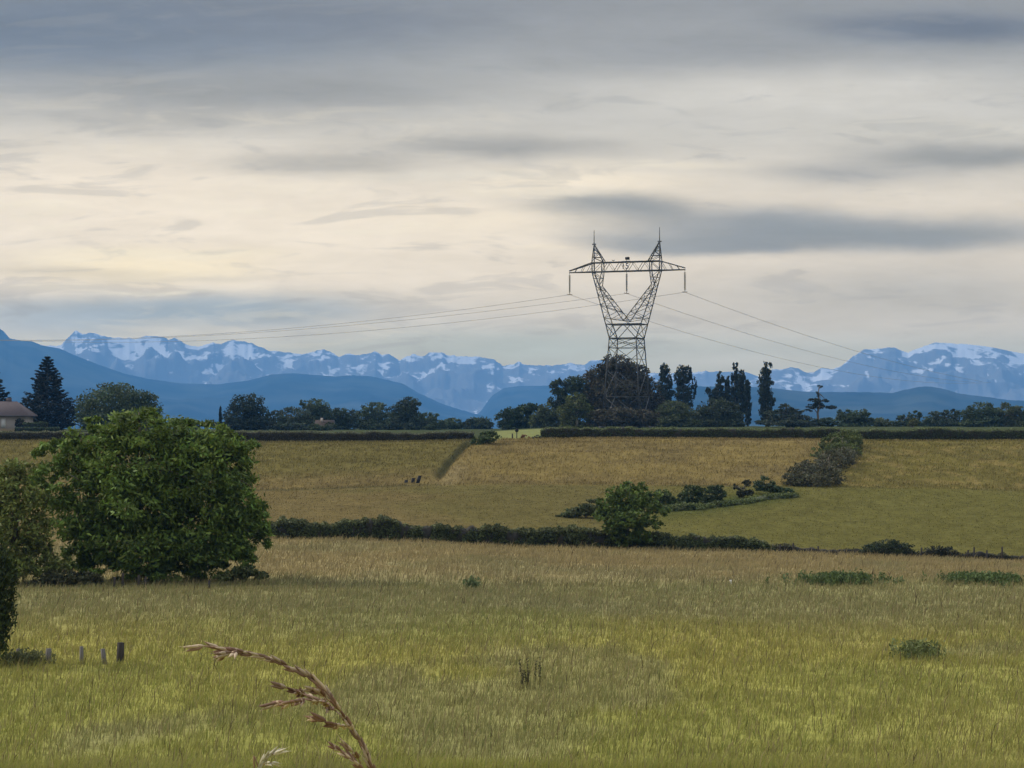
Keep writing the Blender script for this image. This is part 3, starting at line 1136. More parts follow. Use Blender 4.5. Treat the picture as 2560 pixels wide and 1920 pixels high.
    cu.align_x = 'CENTER'
    to = bpy.data.objects.new('number', cu)
    COL.objects.link(to)
    dgph = bpy.context.evaluated_depsgraph_get()
    me = bpy.data.meshes.new_from_object(to.evaluated_get(dgph))
    bpy.data.objects.remove(to)
    vs = []
    for v in me.vertices:
        vs.append(R(v.co.x, -yb - .22 - v.co.z, zcb + .42 + v.co.y))
    me2 = MB()
    me2.add(vs, [tuple(p.vertices) for p in me.polygons])
    me2.f = {k: v for k, v in me2.f.items()}
    me2.build('number_sign', M_BLACK, root)
    bx = MB()
    bx.box(R(.15, 0, Z(646)), .8, .6, .55, -YAW)
    bx.bar(R(0, 0, zct), R(0, 0, Z(646)), .1)
    bx.build('junction_box', M_BLACK, root)
    bk = MB()
    x = -2.9
    bk.bar(R(x, 0, zct), R(x, 0, Z(651)), .1)
    bk.bar(R(x, 0, Z(651)), R(x - .3, 0, Z(649)), .14)
    bk.bar(R(x, 0, Z(651)), R(x + .3, 0, Z(649)), .14)
    bk.build('bracket', M_STEEL, root)
    return hang


HANG = build_tower()


def cable(key, label, left, right):
    """one conductor: from beyond the left edge, through the clamp, away to the right"""
    p0 = HANG[key]
    mb = MB()
    pts = []
    for side, ctrl, dx, dy in (('L', left, -136.0, 110.0), ('R', right, 122.0, 270.0)):
        ss, zz = [0.0], [p0.z]
        for px, row in ctrl:
            u = (px - 1280) / F
            # (p0.x + s dx) / (p0.y + s dy) = u
            t = (u * p0.y - p0.x) / (dx - u * dy)
            ss.append(t)
            zz.append(W(px, row, p0.y + t * dy).z)
        ss, zz = np.array(ss), np.array(zz)
        A = np.stack([ss[1:], ss[1:] ** 2], 1)
        k, *_ = np.linalg.lstsq(A, zz[1:] - p0.z, rcond=None)
        run = [Vector((p0.x + t * dx, p0.y + t * dy, p0.z + k[0] * t + k[1] * t * t)) for t in np.linspace(0, ss.max() * 1.25, 40)]
        pts = (run[::-1] if side == 'L' else pts + run[1:])
    mb.tube(pts, .036, 5)
    o = mb.build('power_cable', M_WIRE)
    tag(o, label, 'cable', 'power cables strung from the pylon')


cable('l', 'power cable hanging from the left insulator of the pylon', [(1410, 735.5), (1085, 781), (746, 819), (475, 840), (271, 847), (88, 850)], [(1639, 806), (1817, 863), (2038, 915), (2228, 947), (2360, 958)])
cable('c', 'power cable hanging from the middle insulator of the pylon', [(1458, 747), (1017, 798), (678, 830), (300, 849), (88, 851)], [(1648, 759), (1843, 826), (2112, 902), (2330, 944)])
cable('r', 'power cable hanging from the right insulator of the pylon', [(1488, 763), (1153, 802), (814, 836), (610, 848), (468, 852.5), (200, 855)], [(1726, 734), (1860, 782), (2017, 839), (2142, 879), (2360, 935)])


# ------------------------------------------------------------------ house on the left
def build_house():
    d = 380.0
    s = d / F
    xr = (58 - 1280) * s
    xl = (-190 - 1280) * s
    zg = gz((0 - 1280) * s, d) - .3
    ze = W(40, 1039, d).z
    zr = W(40, 1003, d).z
    dep = 8.0
    root = empty('house', ((xl + xr) / 2, d, zg), 'pale house with a dark hipped roof, cut by the left edge', 'house')
    w = MB()
    w.box(((xl + xr) / 2, d + dep / 2, (zg + ze) / 2), xr - xl, dep, ze - zg)
    w.build('wall', M_RENDERED, root)
    r = MB()
    ov = .75
    e = [(xl - ov, d - ov, ze), (xr + ov, d - ov, ze), (xr + ov, d + dep + ov, ze), (xl - ov, d + dep + ov, ze)]
    hr = dep / 2 * .55
    rg = [(xl + hr, d + dep / 2, zr), (xr - hr, d + dep / 2, zr)]
    eb = [(x, y, z - .18) for x, y, z in e]
    r.add(e + rg + eb, [(0, 1, 5, 4), (1, 2, 5), (2, 3, 4, 5), (3, 0, 4), (0, 6, 7, 1), (1, 7, 8, 2), (2, 8, 9, 3), (3, 9, 6, 0), (6, 9, 8, 7)])
    ro = r.build('roof', M_TILE, root)
    c = MB()
    c.box(((8 - 1280) * s, d + dep / 2 + .4, zr + .15), .9, .7, 1.0)
    c.build('chimney', M_TILE, ro)
    g = MB()
    g.tube([(xl - ov, d - ov - .06, ze - .08), (xr + ov, d - ov - .06, ze - .08)], .09, 6)
    g.build('gutter', M_STEEL, root)
    dr = MB()
    z0, z1 = W(8, 1069, d).z, W(8, 1046, d).z
    dr.box(((9 - 1280) * s, d - .03, (z0 + z1) / 2), .8, .1, z1 - z0)
    fr = dr.build('door', M_WHITE, root, None)
    hd = MB()
    hd.box(((9 - 1280) * s + .3, d - .10, (z0 + z1) / 2), .05, .05, .15)
    hd.build('handle', M_BLACK, fr)
    wn_ = MB()
    wn_.box(((-60 - 1280) * s, d - .03, (z0 + z1) / 2 + .3), 1.1, .1, 1.2)
    wn_.build('window', M_WHITE, root)


build_house()


def build_cottage():
    d = 440.0
    s = d / F
    x0, x1 = (790 - 1280) * s, (829 - 1280) * s
    zg = gz((805 - 1280) * s, d) - .3
    ze, zr = W(805, 1066, d).z, W(805, 1050, d).z
    root = empty('house', ((x0 + x1) / 2, d, zg), 'small low house with a reddish roof and pale chimney among trees', 'house')
    w = MB()
    w.box(((x0 + x1) / 2, d + 2.5, (zg + ze) / 2), x1 - x0, 5, ze - zg)
    w.build('wall', M_STONE, root)
    r = MB()
    o = .4
    V = [(x0 - o, d - o, ze), (x1 + o, d - o, ze), (x1 + o, d + 5 + o, ze), (x0 - o, d + 5 + o, ze), (x0 - o, d + 2.5, zr), (x1 + o, d + 2.5, zr)]
    V += [(x, y, z - .15) for x, y, z in V[:4]]
    r.add(V, [(0, 1, 5, 4), (2, 3, 4, 5), (1, 2, 5), (3, 0, 4), (0, 6, 7, 1), (1, 7, 8, 2), (2, 8, 9, 3), (3, 9, 6, 0), (6, 9, 8, 7)])
    ro = r.build('roof', M_REDTILE, root)
    c = MB()
    c.box(((803 - 1280) * s, d + 1.6, zr - .1), .55, .55, 1.1)
    c.build('chimney', M_RENDERED, ro)


build_cottage()

# ------------------------------------------------------------------ trees on the skyline
DK = (.046, .064, .034)
MD = (.062, .086, .040)
OL = (.078, .094, .040)
LT = (.070, .090, .035)
BR = (.068, .060, .034)
BL = (.032, .048, .034)
GRP = 'trees along the skyline'


def conifer(name, label, px, top, bottom, half, d, seed, col=(.013, .019, .017), n_lv=25, group=GRP):
    rng = np.random.default_rng(seed)
    s = d / F
    b = on_ground(px, d)
    root = empty(name, b, label, 'tree', group)
    zt = W(px, top, d).z
    zb = max(W(px, bottom, d).z, b.z + .3)
    H = zt - zb
    P, T = [], []
    tr = MB()
    tr.tube([(b.x, b.y, b.z - .2), (b.x, b.y, zb + H * .5), (b.x, b.y, zt)], [.32, .18, .03], 7)
    for i in range(n_lv):
        f = (i + .3) / n_lv
        z = zb + H * f
        rad = half * s * (1 - f) ** .80 * rng.uniform(.80, 1.12) + .15
        k = int(9 - 4 * f)
        for j in range(k):
            az = 2 * math.pi * (j + rng.uniform(-.3, .3)) / k + i * 1.1
            r = rad * rng.uniform(.72, 1.12)
            dirv = np.array((math.cos(az), math.sin(az), 0))
            end = np.array((b.x, b.y, z)) + dirv * r + np.array((0, 0, r * .16))
            tr.tube([(b.x, b.y, z), tuple(np.array((b.x, b.y, z)) + dirv * r * .5 - np.array((0, 0, .04 * r))), tuple(end)], [.07, .05, .015], 4)
            m = int(80 * (.35 + r / (half * s)))
            t = rng.uniform(.08, 1.04, m) ** .8
            side = rng.normal(size=m) * .22 * r * (1.1 - t * .8)
            sd = np.array((-dirv[1], dirv[0], 0))
            p = np.array((b.x, b.y, z)) + dirv * (t * r)[:, None] + sd * side[:, None]
            p[:, 2] += .22 * r * t ** 2 - .10 * r * t - np.abs(rng.normal(size=m)) * .16 * (1 + .5 * r) * (1 - .5 * t)
            P.append(p)
            T.append(np.tile(dirv, (m, 1)) + sd * (np.sign(side) * .5)[:, None] + np.array((0, 0, -.15)) + rng.normal(size=(m, 3)) * .25)
    P = np.concatenate(P)
    T = np.concatenate(T)
    V, I = cards(P, T, .62, .30, rng)
    c = np.array(col)[None] * rng.uniform(.65, 1.4, len(P))[:, None]
    np_mesh('crown', V, [I], M_LEAF, np.repeat(c, 4, 0), root)
    tr.build('trunk', M_BARK, root, None, True)


conifer('conifer_tree', 'tall dark blue-green spruce beside the pale house', 118, 888, 1068, 84, 402, 11)
conifer('conifer_tree', 'dark conifer cut by the left edge behind the house', -22, 900, 1068, 62, 420, 12)


def st(label, d, lobes, col, seed, n=3600, leaf=.46, **kw):
    cat = kw.pop('cat', 'tree')
    name = kw.pop('name', 'broadleaf_tree')
    return tree(name, label, cat, d, lobes, col, n=n, leaf=leaf, seed=seed, group=kw.pop('group', GRP), **kw)


st('broad rounded dark tree between the spruce and the thin cypress', 395, [(285, 1014, 88, 52), (350, 1022, 52, 44), (225, 1035, 36, 36), (300, 1048, 100, 26)], MD, 21, 7000)
st('low round shrub left of the thin cypress', 430, [(490, 1062, 22, 10), (530, 1062, 18, 12), (460, 1066, 20, 8)], MD, 22, 1500, .3, name='shrub', cat='shrub', group='shrubs by the far hedge')
tree('cypress_tree', 'thin dark pencil-shaped cypress, alone on the skyline', 'tree', 415, [(551, 1030, 3.2, 13), (551, 1044, 3.8, 16), (551, 1057, 3.6, 14)], (.022, .032, .022), n=900, leaf=.26, seed=23, group=GRP, upright=1.6, clump=.4, trunk_r=.1, limbs=0)
st('large domed dark tree right of the thin cypress', 440, [(622, 1012, 44, 30), (600, 1042, 48, 26), (650, 1044, 40, 26), (580, 1060, 30, 14), (625, 1058, 62, 16)], BL, 24, 6000)
st('pale green bushy tree filling the gap right of the domed dark tree', 455, [(735, 1046, 44, 26), (690, 1032, 16, 9), (715, 1058, 48, 18), (775, 1060, 28, 16)], (.050, .068, .042), 25, 4500)
st('round dark tree standing directly behind the small reddish-roofed house', 470, [(790, 1022, 32, 24), (758, 1012, 11, 11), (800, 1034, 30, 20), (782, 1050, 30, 16)], MD, 26, 4500)
st('flat-topped green tree just right of the small reddish-roofed house', 475, [(856, 1038, 34, 19), (848, 1046, 38, 15), (868, 1058, 34, 15)], (.044, .064, .032), 27, 3500)
st('wide bumpy tree left of the tallest midway tree', 480, [(938, 1027, 38, 19), (912, 1042, 34, 17), (960, 1050, 40, 20), (925, 1060, 40, 14)], MD, 28, 4500)
st('tall round-headed tree midway along the left skyline', 470, [(1022, 1014, 30, 21), (1008, 1032, 36, 24), (1028, 1048, 34, 24), (990, 1060, 36, 14)], DK, 29, 5000)
st('low bushy tree sloping down right of the tall round-headed tree', 480, [(1075, 1044, 24, 12), (1060, 1056, 34, 14), (1092, 1058, 28, 12)], MD, 30, 2600)
st('small bright round shrub before the low sloping tree', 440, [(1076, 1070, 12, 9)], (.060, .085, .040), 31, 900, .3, name='shrub', cat='shrub', group='shrubs by the far hedge')
st('low rounded tree left of the gap where blue hills show lowest', 490, [(1132, 1058, 26, 12), (1115, 1064, 24, 10), (1150, 1066, 14, 8)], MD, 32, 2200)
st('low dark tree right of the gap where blue hills show lowest', 500, [(1198, 1057, 34, 15), (1178, 1063, 22, 11), (1216, 1060, 20, 12)], DK, 33, 2600)
st('green tree with sloping top above the pale field gap', 430, [(1295, 1036, 42, 24), (1322, 1020, 30, 14), (1268, 1048, 32, 24), (1300, 1054, 50, 18)], (.040, .062, .026), 34, 5000)
st('grey-green tree between the pale gap and the dark spreading tree', 425, [(1360, 1040, 32, 30), (1348, 1052, 28, 22), (1385, 1046, 28, 26)], OL, 35, 3600)
st('dark spreading tree left of the brown tree', 432, [(1400, 968, 26, 22), (1440, 962, 36, 22), (1400, 1000, 30, 28), (1440, 995, 44, 30), (1425, 1035, 48, 28)], DK, 36, 6500, .46, clump=.26)
st('huge brown-green tree wrapped round the pylon legs, tallest of all', 432, [(1540, 918, 44, 32), (1512, 950, 52, 38), (1570, 950, 42, 44), (1495, 985, 40, 42), (1545, 990, 86, 46), (1604, 982, 44, 46), (1628, 1012, 36, 40), (1590, 945, 34, 34), (1475, 1020, 40, 40), (1645, 1030, 34, 36), (1540, 1042, 62, 24, -30), (1612, 1046, 44, 20, -30), (1520, 1030, 70, 32), (1590, 1035, 66, 30)],
   BR, 37, 21000, .50, trunk_r=.6, limbs=9, clump=.26)
st('small yellow-green tree before the dark spreading tree', 405, [(1440, 1012, 32, 28), (1418, 1030, 24, 22), (1462, 1030, 26, 24), (1425, 1046, 30, 12)], (.085, .100, .028), 38, 3200, .38, trunk_px=1442, bark=mat_plain('pale_bark', (.30, .27, .20), .9, 3, .3))
st('olive round tree at the foot of the two left poplars', 420, [(1685, 1034, 46, 30), (1662, 1044, 30, 26), (1718, 1048, 34, 24), (1690, 1056, 60, 16)], OL, 39, 5000)
st('mid-green domed tree at the foot of the poplar row', 425, [(1790, 1028, 44, 32), (1765, 1046, 40, 26), (1822, 1034, 34, 28), (1838, 1050, 28, 24), (1795, 1056, 66, 16)], (.044, .056, .026), 40, 6000)


def poplar(label, d, px, top, bottom, half, seed, lean=0.0, extra=()):
    H = bottom - top
    k = 7
    lobes = []
    rng = np.random.default_rng(seed)
    for i in range(k):
        f = i / (k - 1)
        w = half * (.50 + .60 * math.sin(math.pi * min(1, .12 + f * .72))) * rng.uniform(.86, 1.14)
        lobes.append((px + lean * (1 - f) + rng.uniform(-.18, .18) * half, top + H * (f * .86 + .08), w, H / k * .95))
    lobes += list(extra)
    tree('poplar_tree', label, 'tree', d, lobes, (.030, .040, .026), n=2600, leaf=.40, seed=seed, group='poplars right of the pylon', upright=1.3, clump=.34, trunk_r=.22, limbs=5, trunk_px=px)


poplar('poplar with a small side spire, nearest the pylon', 470, 1662, 912, 1040, 17, 51, 3, [(1673, 950, 7, 14), (1652, 975, 9, 22)])
poplar('widest poplar with three blunt tops, second from the pylon', 475, 1709, 916, 1045, 22, 52, 0, [(1697, 945, 8, 22), (1728, 944, 9, 24), (1735, 970, 8, 26)])
poplar('short ragged poplar with a leaning pointed top', 480, 1792, 936, 1040, 16, 53, 7, [(1778, 985, 14, 20)])
poplar('thin low poplar left of the tallest one of the close group', 482, 1819, 944, 1040, 8, 54)
poplar('tallest slim poplar of the close group of four', 486, 1837, 913, 1040, 11, 55)
poplar('slim poplar just right of the tallest one of the close group', 483, 1855, 928, 1040, 10, 56)
poplar('low narrow poplar ending the close group on its right', 478, 1869, 955, 1055, 9, 57)
poplar('lone poplar standing apart against the pale mountain foot', 460, 1915, 909, 1058, 18, 58, 0, [(1932, 1002, 8, 14), (1906, 1015, 10, 20)])
tree('cedar_tree', 'low flat-layered cedar right of the lone poplar', 'tree', 415, [(1962, 1018, 24, 8), (1985, 1030, 30, 7), (1940, 1032, 30, 7), (1970, 1044, 52, 8), (1955, 1056, 62, 9), (2000, 1060, 40, 9)], (.046, .060, .038), n=4200, leaf=.4, seed=59, group=GRP, clump=.3)
tree('pine_tree', 'sparse thin pine with a bare forked trunk', 'tree', 440, [(2048, 966, 8, 4), (2047, 985, 7, 9), (2040, 1000, 20, 5), (2066, 1003, 14, 5), (2030, 1016, 18, 6), (2072, 1018, 18, 6), (2022, 1026, 10, 5), (2050, 1012, 16, 10)], (.030, .040, .030), n=1300, leaf=.34, seed=60, group=GRP,
     trunk_px=2046, trunk_r=.26, limbs=10, clump=.4, fill=.5)
st('low dark bushes below the sparse pine', 430, [(2030, 1056, 26, 10), (2065, 1056, 30, 11), (2010, 1062, 24, 8)], (.036, .055, .028), 61, 2200, .35, name='shrub', cat='shrub', group='shrubs by the far hedge')
st('round-topped dark tree right of the sparse pine', 445, [(2148, 1040, 26, 17), (2110, 1038, 20, 15), (2130, 1052, 42, 16), (2165, 1056, 22, 12)], MD, 62, 3400)
st('low pale-edged shrub right of the round-topped dark tree', 450, [(2200, 1056, 26, 11), (2215, 1062, 18, 8)], OL, 63, 1600, .35, name='shrub', cat='shrub', group='shrubs by the far hedge')
st('small tree with a round knob top over the right hedge', 455, [(2286, 1040, 18, 12), (2262, 1052, 26, 13), (2302, 1054, 24, 12), (2240, 1060, 18, 8)], MD, 64, 2500)
st('small yellowish shrub below the knob-topped tree', 425, [(2284, 1056, 11, 9), (2274, 1062, 6, 6)], (.110, .115, .040), 65, 700, .3, name='shrub', cat='shrub', group='shrubs by the far hedge')
st('low wide tree between the knob-topped tree and the two big right trees', 470, [(2338, 1046, 30, 16), (2380, 1040, 28, 16), (2352, 1058, 48, 12), (2400, 1054, 24, 14)], (.044, .060, .032), 66, 3600)
st('big domed tree, left of the two at the right end', 440, [(2455, 1030, 36, 24), (2430, 1042, 28, 22), (2478, 1044, 28, 22), (2450, 1056, 48, 14)], MD, 67, 4800)
st('bushy tree at the right end, against the frame', 442, [(2518, 1028, 32, 20), (2545, 1036, 26, 20), (2500, 1046, 18, 16), (2536, 1054, 42, 14), (2580, 1044, 30, 22)], OL, 68, 4500)
st('two low shrubs in front of the small reddish-roofed house', 425, [(786, 1068, 16, 8), (826, 1066, 14, 10), (806, 1072, 18, 7)], MD, 69, 1500, .3, name='shrub', cat='shrub', group='shrubs by the far hedge')
# garden by the house
st('round dark garden shrub against the house corner', 376, [(50, 1060, 13, 13)], (.016, .022, .015), 71, 900, .25, name='shrub', cat='shrub', group='garden plants by the house')
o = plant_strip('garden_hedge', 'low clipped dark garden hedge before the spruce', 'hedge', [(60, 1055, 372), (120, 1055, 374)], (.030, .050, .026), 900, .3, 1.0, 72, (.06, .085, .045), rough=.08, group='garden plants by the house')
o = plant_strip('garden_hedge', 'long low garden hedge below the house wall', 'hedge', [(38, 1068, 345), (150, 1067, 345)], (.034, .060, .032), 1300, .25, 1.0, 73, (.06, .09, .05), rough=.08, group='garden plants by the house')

# ------------------------------------------------------------------ far hedge on top of the bank
plant_strip('hedge', 'long clipped far hedge on the left half, brown with a grey-green top coloured as sky-lit', 'hedge', [(-160, 1078, 256), (200, 1078, 256), (640, 1077, 257), (860, 1079, 257), (1000, 1080, 257), (1185, 1078, 256)],
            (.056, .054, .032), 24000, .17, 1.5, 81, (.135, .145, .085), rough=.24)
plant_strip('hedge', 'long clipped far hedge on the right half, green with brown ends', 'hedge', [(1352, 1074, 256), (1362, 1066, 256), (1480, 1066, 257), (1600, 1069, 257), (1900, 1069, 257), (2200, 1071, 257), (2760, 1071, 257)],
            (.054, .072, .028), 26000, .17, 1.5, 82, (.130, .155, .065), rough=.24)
st('dark green shrub ending the left hedge at the ditch', 240, [(1196, 1108, 20, 22), (1222, 1092, 28, 14), (1182, 1120, 12, 12), (1210, 1112, 18, 16)], (.052, .078, .026), 83, 2600, .24, name='shrub', cat='shrub', group=None, base=on_ground(1198, 240), trunk_r=.08)
st('small reddish-brown bush in the hedge gap', 258, [(1313, 1092, 12, 6), (1305, 1095, 8, 5)], (.16, .060, .035), 84, 500, .16, name='shrub', cat='shrub', group=None, trunk_r=.04)
st('small dark bush between the reddish bush and the right hedge', 257, [(1345, 1093, 11, 6), (1335, 1096, 8, 4)], (.030, .034, .020), 85, 500, .16, name='shrub', cat='shrub', group=None, trunk_r=.04)


def post(name, label, px, row_top, row_base, d, w, mat, group, lean=0.0, cat='post', rz=.3):
    b = on_ground(px, d)
    h = (row_base - row_top) / F * d
    b.z = min(b.z, W(px, row_base, d).z)
    m = MB()
    m.box((b.x, b.y, b.z - .3 + (h + .3) / 2), w, w * .9, h + .3, rz, (lean, 0), .88)
    o = m.build(name, mat)
    return tag(o, label, cat, group)


g = empty('signpost', on_ground(1292, 257), 'black round plate on a short post in the hedge gap', 'sign')
m = MB()
b = on_ground(1292, 257)
zt = W(1292, 1076, 257).z
m.tube([(b.x, b.y, b.z - .2), (b.x, b.y, zt)], .06, 6)
m.build('post', M_DARKWOOD, g)
m = MB()
m.tube([(b.x, b.y - .09, zt), (b.x, b.y - .06, zt)], .24, 14)
m.build('sign_plate', M_BLACK, g)
post('gate_post', 'short dark gate post left of the round plate', 1281, 1084, 1099, 257, .16, M_DARKWOOD, None)

# three stumps below the ditch
for i, (px, rt, rb, lab, ln) in enumerate(((1014, 1205, 1213, 'left and lowest of the three dark stakes at the foot of the bank', .1), (1030, 1200, 1211, 'middle of the three dark stakes at the foot of the bank', .15), (1042, 1192, 1206, 'right and tallest of the three dark stakes at the foot of the bank', .3))):
    post('stake', lab, px, rt - 5, rb, 206, .34, M_BLACK, 'stakes at the foot of the bank', ln)

# ------------------------------------------------------------------ thicket up the bank on the right
st('yellow-green shrub at the top of the bank, before the right hedge', 236, [(2112, 1098, 44, 22), (2080, 1112, 34, 22), (2132, 1112, 26, 22), (2055, 1132, 30, 18), (2110, 1128, 44, 22)], (.085, .105, .030), 91, 6500, .26, name='shrub', cat='shrub', group=None, trunk_r=.1, base=on_ground(2100, 234), follow=True)
st('brown bramble thicket running down the bank', 222, [(2085, 1150, 52, 26), (2045, 1172, 50, 26), (2010, 1184, 46, 28), (2060, 1192, 54, 26), (1992, 1198, 36, 20), (2030, 1202, 54, 18), (2110, 1140, 38, 24)], (.084, .082, .044), 92, 9000, .26, name='bramble_thicket', cat='bramble', group=None, trunk_r=.08, clump=.36,
   base=on_ground(2040, 213), follow=True)

# ------------------------------------------------------------------ bushes in the middle pasture
G_B = 'bushes in the middle pasture'
st('low ragged bush left of the bright green hedge tree', d_at(1482, 1296), [(1482, 1270, 34, 22), (1440, 1282, 34, 12), (1412, 1290, 20, 7), (1505, 1280, 30, 16)], (.085, .098, .042), 101, 3000, .24, name='bush', cat='bush', group=G_B, trunk_r=.06)
st('small green bush touching the hedge tree on its right', d_at(1662, 1268), [(1662, 1244, 26, 22), (1645, 1258, 20, 14), (1680, 1254, 16, 14)], (.095, .125, .040), 102, 2200, .24, name='bush', cat='bush', group=G_B, trunk_r=.06)
st('dark rounded bush, largest in the row across the pasture', d_at(1728, 1264), [(1728, 1238, 28, 24), (1712, 1250, 20, 18), (1748, 1226, 18, 10)], (.062, .086, .034), 103, 2400, .24, name='bush', cat='bush', group=G_B, trunk_r=.06)
st('dark bush right of the largest one in the row', d_at(1782, 1258), [(1782, 1236, 30, 20), (1790, 1222, 20, 10), (1770, 1246, 24, 14)], (.058, .080, .034), 104, 2200, .24, name='bush', cat='bush', group=G_B, trunk_r=.06)
st('thin straggly bush with bare pale stems', d_at(1848, 1246), [(1848, 1232, 16, 10), (1836, 1216, 8, 8), (1868, 1210, 14, 10), (1862, 1230, 20, 12)], (.055, .058, .032), 105, 1100, .22, name='bush', cat='bush', group=G_B, trunk_r=.07, limbs=9, clump=.4, bark=mat_plain('pale_stems', (.26, .23, .17), .9, 3, .3))
st('dark knobbly bush nearest the brown bramble thicket', d_at(1910, 1236), [(1910, 1208, 26, 17), (1894, 1214, 16, 12), (1925, 1222, 28, 9), (1960, 1228, 28, 7)], (.058, .082, .034), 106, 2200, .24, name='bush', cat='bush', group=G_B, trunk_r=.06)

plant_strip('undergrowth', 'low green undergrowth strip under the row of pasture bushes', 'undergrowth', [(1630, 1268, d_at(1640, 1276)), (1740, 1262, d_at(1740, 1270)), (1850, 1250, d_at(1850, 1258)), (1920, 1238, d_at(1920, 1246)), (1990, 1234, d_at(1990, 1240))],
            (.088, .110, .036), 5200, .22, 3.4, 107, (.095, .115, .04), core=(.07, .08, .03), rough=.9, gaps=.36)

# ------------------------------------------------------------------ field hedge, its tree and posts
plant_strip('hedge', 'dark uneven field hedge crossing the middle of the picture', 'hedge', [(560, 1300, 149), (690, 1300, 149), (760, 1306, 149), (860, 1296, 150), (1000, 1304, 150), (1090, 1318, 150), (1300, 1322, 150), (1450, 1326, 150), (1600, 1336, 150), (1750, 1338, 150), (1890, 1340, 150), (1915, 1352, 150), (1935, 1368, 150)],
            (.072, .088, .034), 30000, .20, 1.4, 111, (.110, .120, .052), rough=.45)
plant_strip('bramble_strip', 'low thin weedy bramble strip continuing the field hedge rightwards', 'bramble', [(1930, 1366, 150), (2040, 1368, 150), (2150, 1372, 150), (2300, 1372, 150), (2420, 1380, 150), (2560, 1386, 150), (2760, 1392, 150)],
            (.046, .048, .026), 7000, .15, .9, 112, (.10, .095, .045), rough=.55, gaps=.40)
st('dense dark bush in the bramble strip', 149, [(2215, 1370, 56, 20), (2190, 1376, 40, 18), (2250, 1374, 40, 18)], (.032, .044, .020), 113, 3600, .17, name='bush', cat='bush', group=None, trunk_r=.06)
st('squat flat-topped dark bush right of the dense bush', 149.5, [(2340, 1378, 26, 14), (2365, 1376, 18, 12), (2325, 1384, 22, 12)], (.036, .040, .022), 114, 1600, .16, name='bush', cat='bush', group=None, trunk_r=.05)
st('bright green round-crowned tree rising out of the field hedge', 149.3, [(1566, 1246, 54, 34), (1580, 1222, 38, 20), (1530, 1266, 44, 32), (1618, 1258, 48, 30), (1560, 1290, 68, 28), (1652, 1266, 26, 22), (1508, 1276, 28, 22), (1540, 1316, 44, 18), (1622, 1306, 40, 16), (1575, 1330, 46, 24), (1530, 1340, 30, 14), (1610, 1342, 34, 14), (1564, 1350, 40, 16)],
   (.095, .135, .030), 115, 9500, .28, group=None, trunk_px=1568, trunk_r=.12, clump=.28, fill=.3, limbs=10, bark=mat_plain('grey_bark', (.17, .16, .14), .9, 3, .3))
GP = 'fence posts in the bramble strip'
for px, rt, rb, lab in ((1949, 1354, 1378, 'short post at the left start of the bramble strip'), (1982, 1348, 1376, 'second post from the left in the bramble strip'), (2044, 1356, 1378, 'weathered post midway between hedge end and dense bush'),
                        (2302, 1362, 1388, 'post just right of the dense dark bush'), (2415, 1368, 1394, 'leaning stub right of the squat bush'), (2433, 1360, 1394, 'dark upright post, taller of the pair right of the squat bush'),
                        (2465, 1368, 1396, 'stub between the two tallest posts of the strip'), (2503, 1358, 1396, 'dark post nearest the right frame edge')):
    post('fence_post', lab, px, rt, rb, 149.2, .11, M_DARKWOOD, GP, .12 if 'leaning' in lab else .02)
post('stake', 'tiny white stake at the meadow edge', 1826, 1450, 1463, 105, .09, M_WHITE, None)

# ------------------------------------------------------------------ big tree and shrubs on the left
WAL = [(360, 1085, 120, 58), (250, 1095, 80, 52), (470, 1100, 105, 50), (560, 1130, 82, 52), (160, 1140, 72, 52), (330, 1165, 170, 90), (500, 1190, 150, 90), (600, 1240, 78, 70), (180, 1215, 95, 80),
       (300, 1270, 150, 90), (480, 1300, 165, 100), (590, 1330, 76, 66), (230, 1330, 120, 75), (360, 1360, 160, 66), (500, 1390, 130, 52), (600, 1400, 50, 34), (180, 1390, 60, 40), (625, 1110, 30, 24), (260, 1425, 80, 34), (350, 1425, 90, 34), (450, 1425, 80, 30), (345, 1038, 36, 24), (235, 1062, 36, 24), (490, 1070, 44, 24), (118, 1128, 40, 30), (648, 1290, 42, 36), (655, 1345, 30, 24), (110, 1195, 34, 26)]
tree('broadleaf_tree', 'big dense dark green tree, largest in the picture, left of centre', 'tree', 106, WAL, (.112, .162, .032), n=60000, leaf=.34, seed=121, clump=.28, fill=.22, trunk_px=345, trunk_r=.20, droop=.35, limbs=16, depth=.85, per=80, aspect=.36, vary=.35)
tree('shrub', 'loose olive-brown shrub with gaps, at the left edge', 'shrub', 103, [(40, 1190, 52, 42), (0, 1230, 60, 50), (85, 1250, 45, 50), (30, 1300, 80, 60), (95, 1340, 40, 50), (50, 1390, 70, 50), (130, 1420, 50, 36), (0, 1420, 60, 50), (-60, 1280, 60, 70)],
     (.165, .190, .052), n=14000, leaf=.26, seed=122, clump=.34, fill=.4, trunk_px=40, trunk_r=.12, limbs=14, per=36, aspect=.45, vary=.35)
tree('shrub', 'small weedy undergrowth bush under the big tree on its right', 'shrub', 104, [(612, 1430, 30, 18), (570, 1440, 26, 12), (650, 1438, 22, 9)], (.085, .100, .034), n=1700, leaf=.2, seed=123, trunk_r=.05, clump=.4)
tree('shrub', 'brownish low undergrowth under the big tree on its left', 'shrub', 102, [(150, 1448, 44, 22), (215, 1450, 36, 18), (100, 1462, 40, 16)], (.075, .075, .034), n=2600, leaf=.2, seed=124, trunk_r=.05, clump=.4)
tree('juniper_bush', 'dark upright bush cut by the left edge, nearest the viewer', 'bush', 66, [(-30, 1420, 62, 90), (-10, 1470, 52, 90), (-40, 1540, 72, 90), (-24, 1600, 46, 50)], (.050, .068, .022), n=9000, leaf=.2, seed=125, clump=.3, upright=1.0, trunk_px=-30, trunk_r=.12, aspect=.35)
GW = 'wooden posts under the big tree'
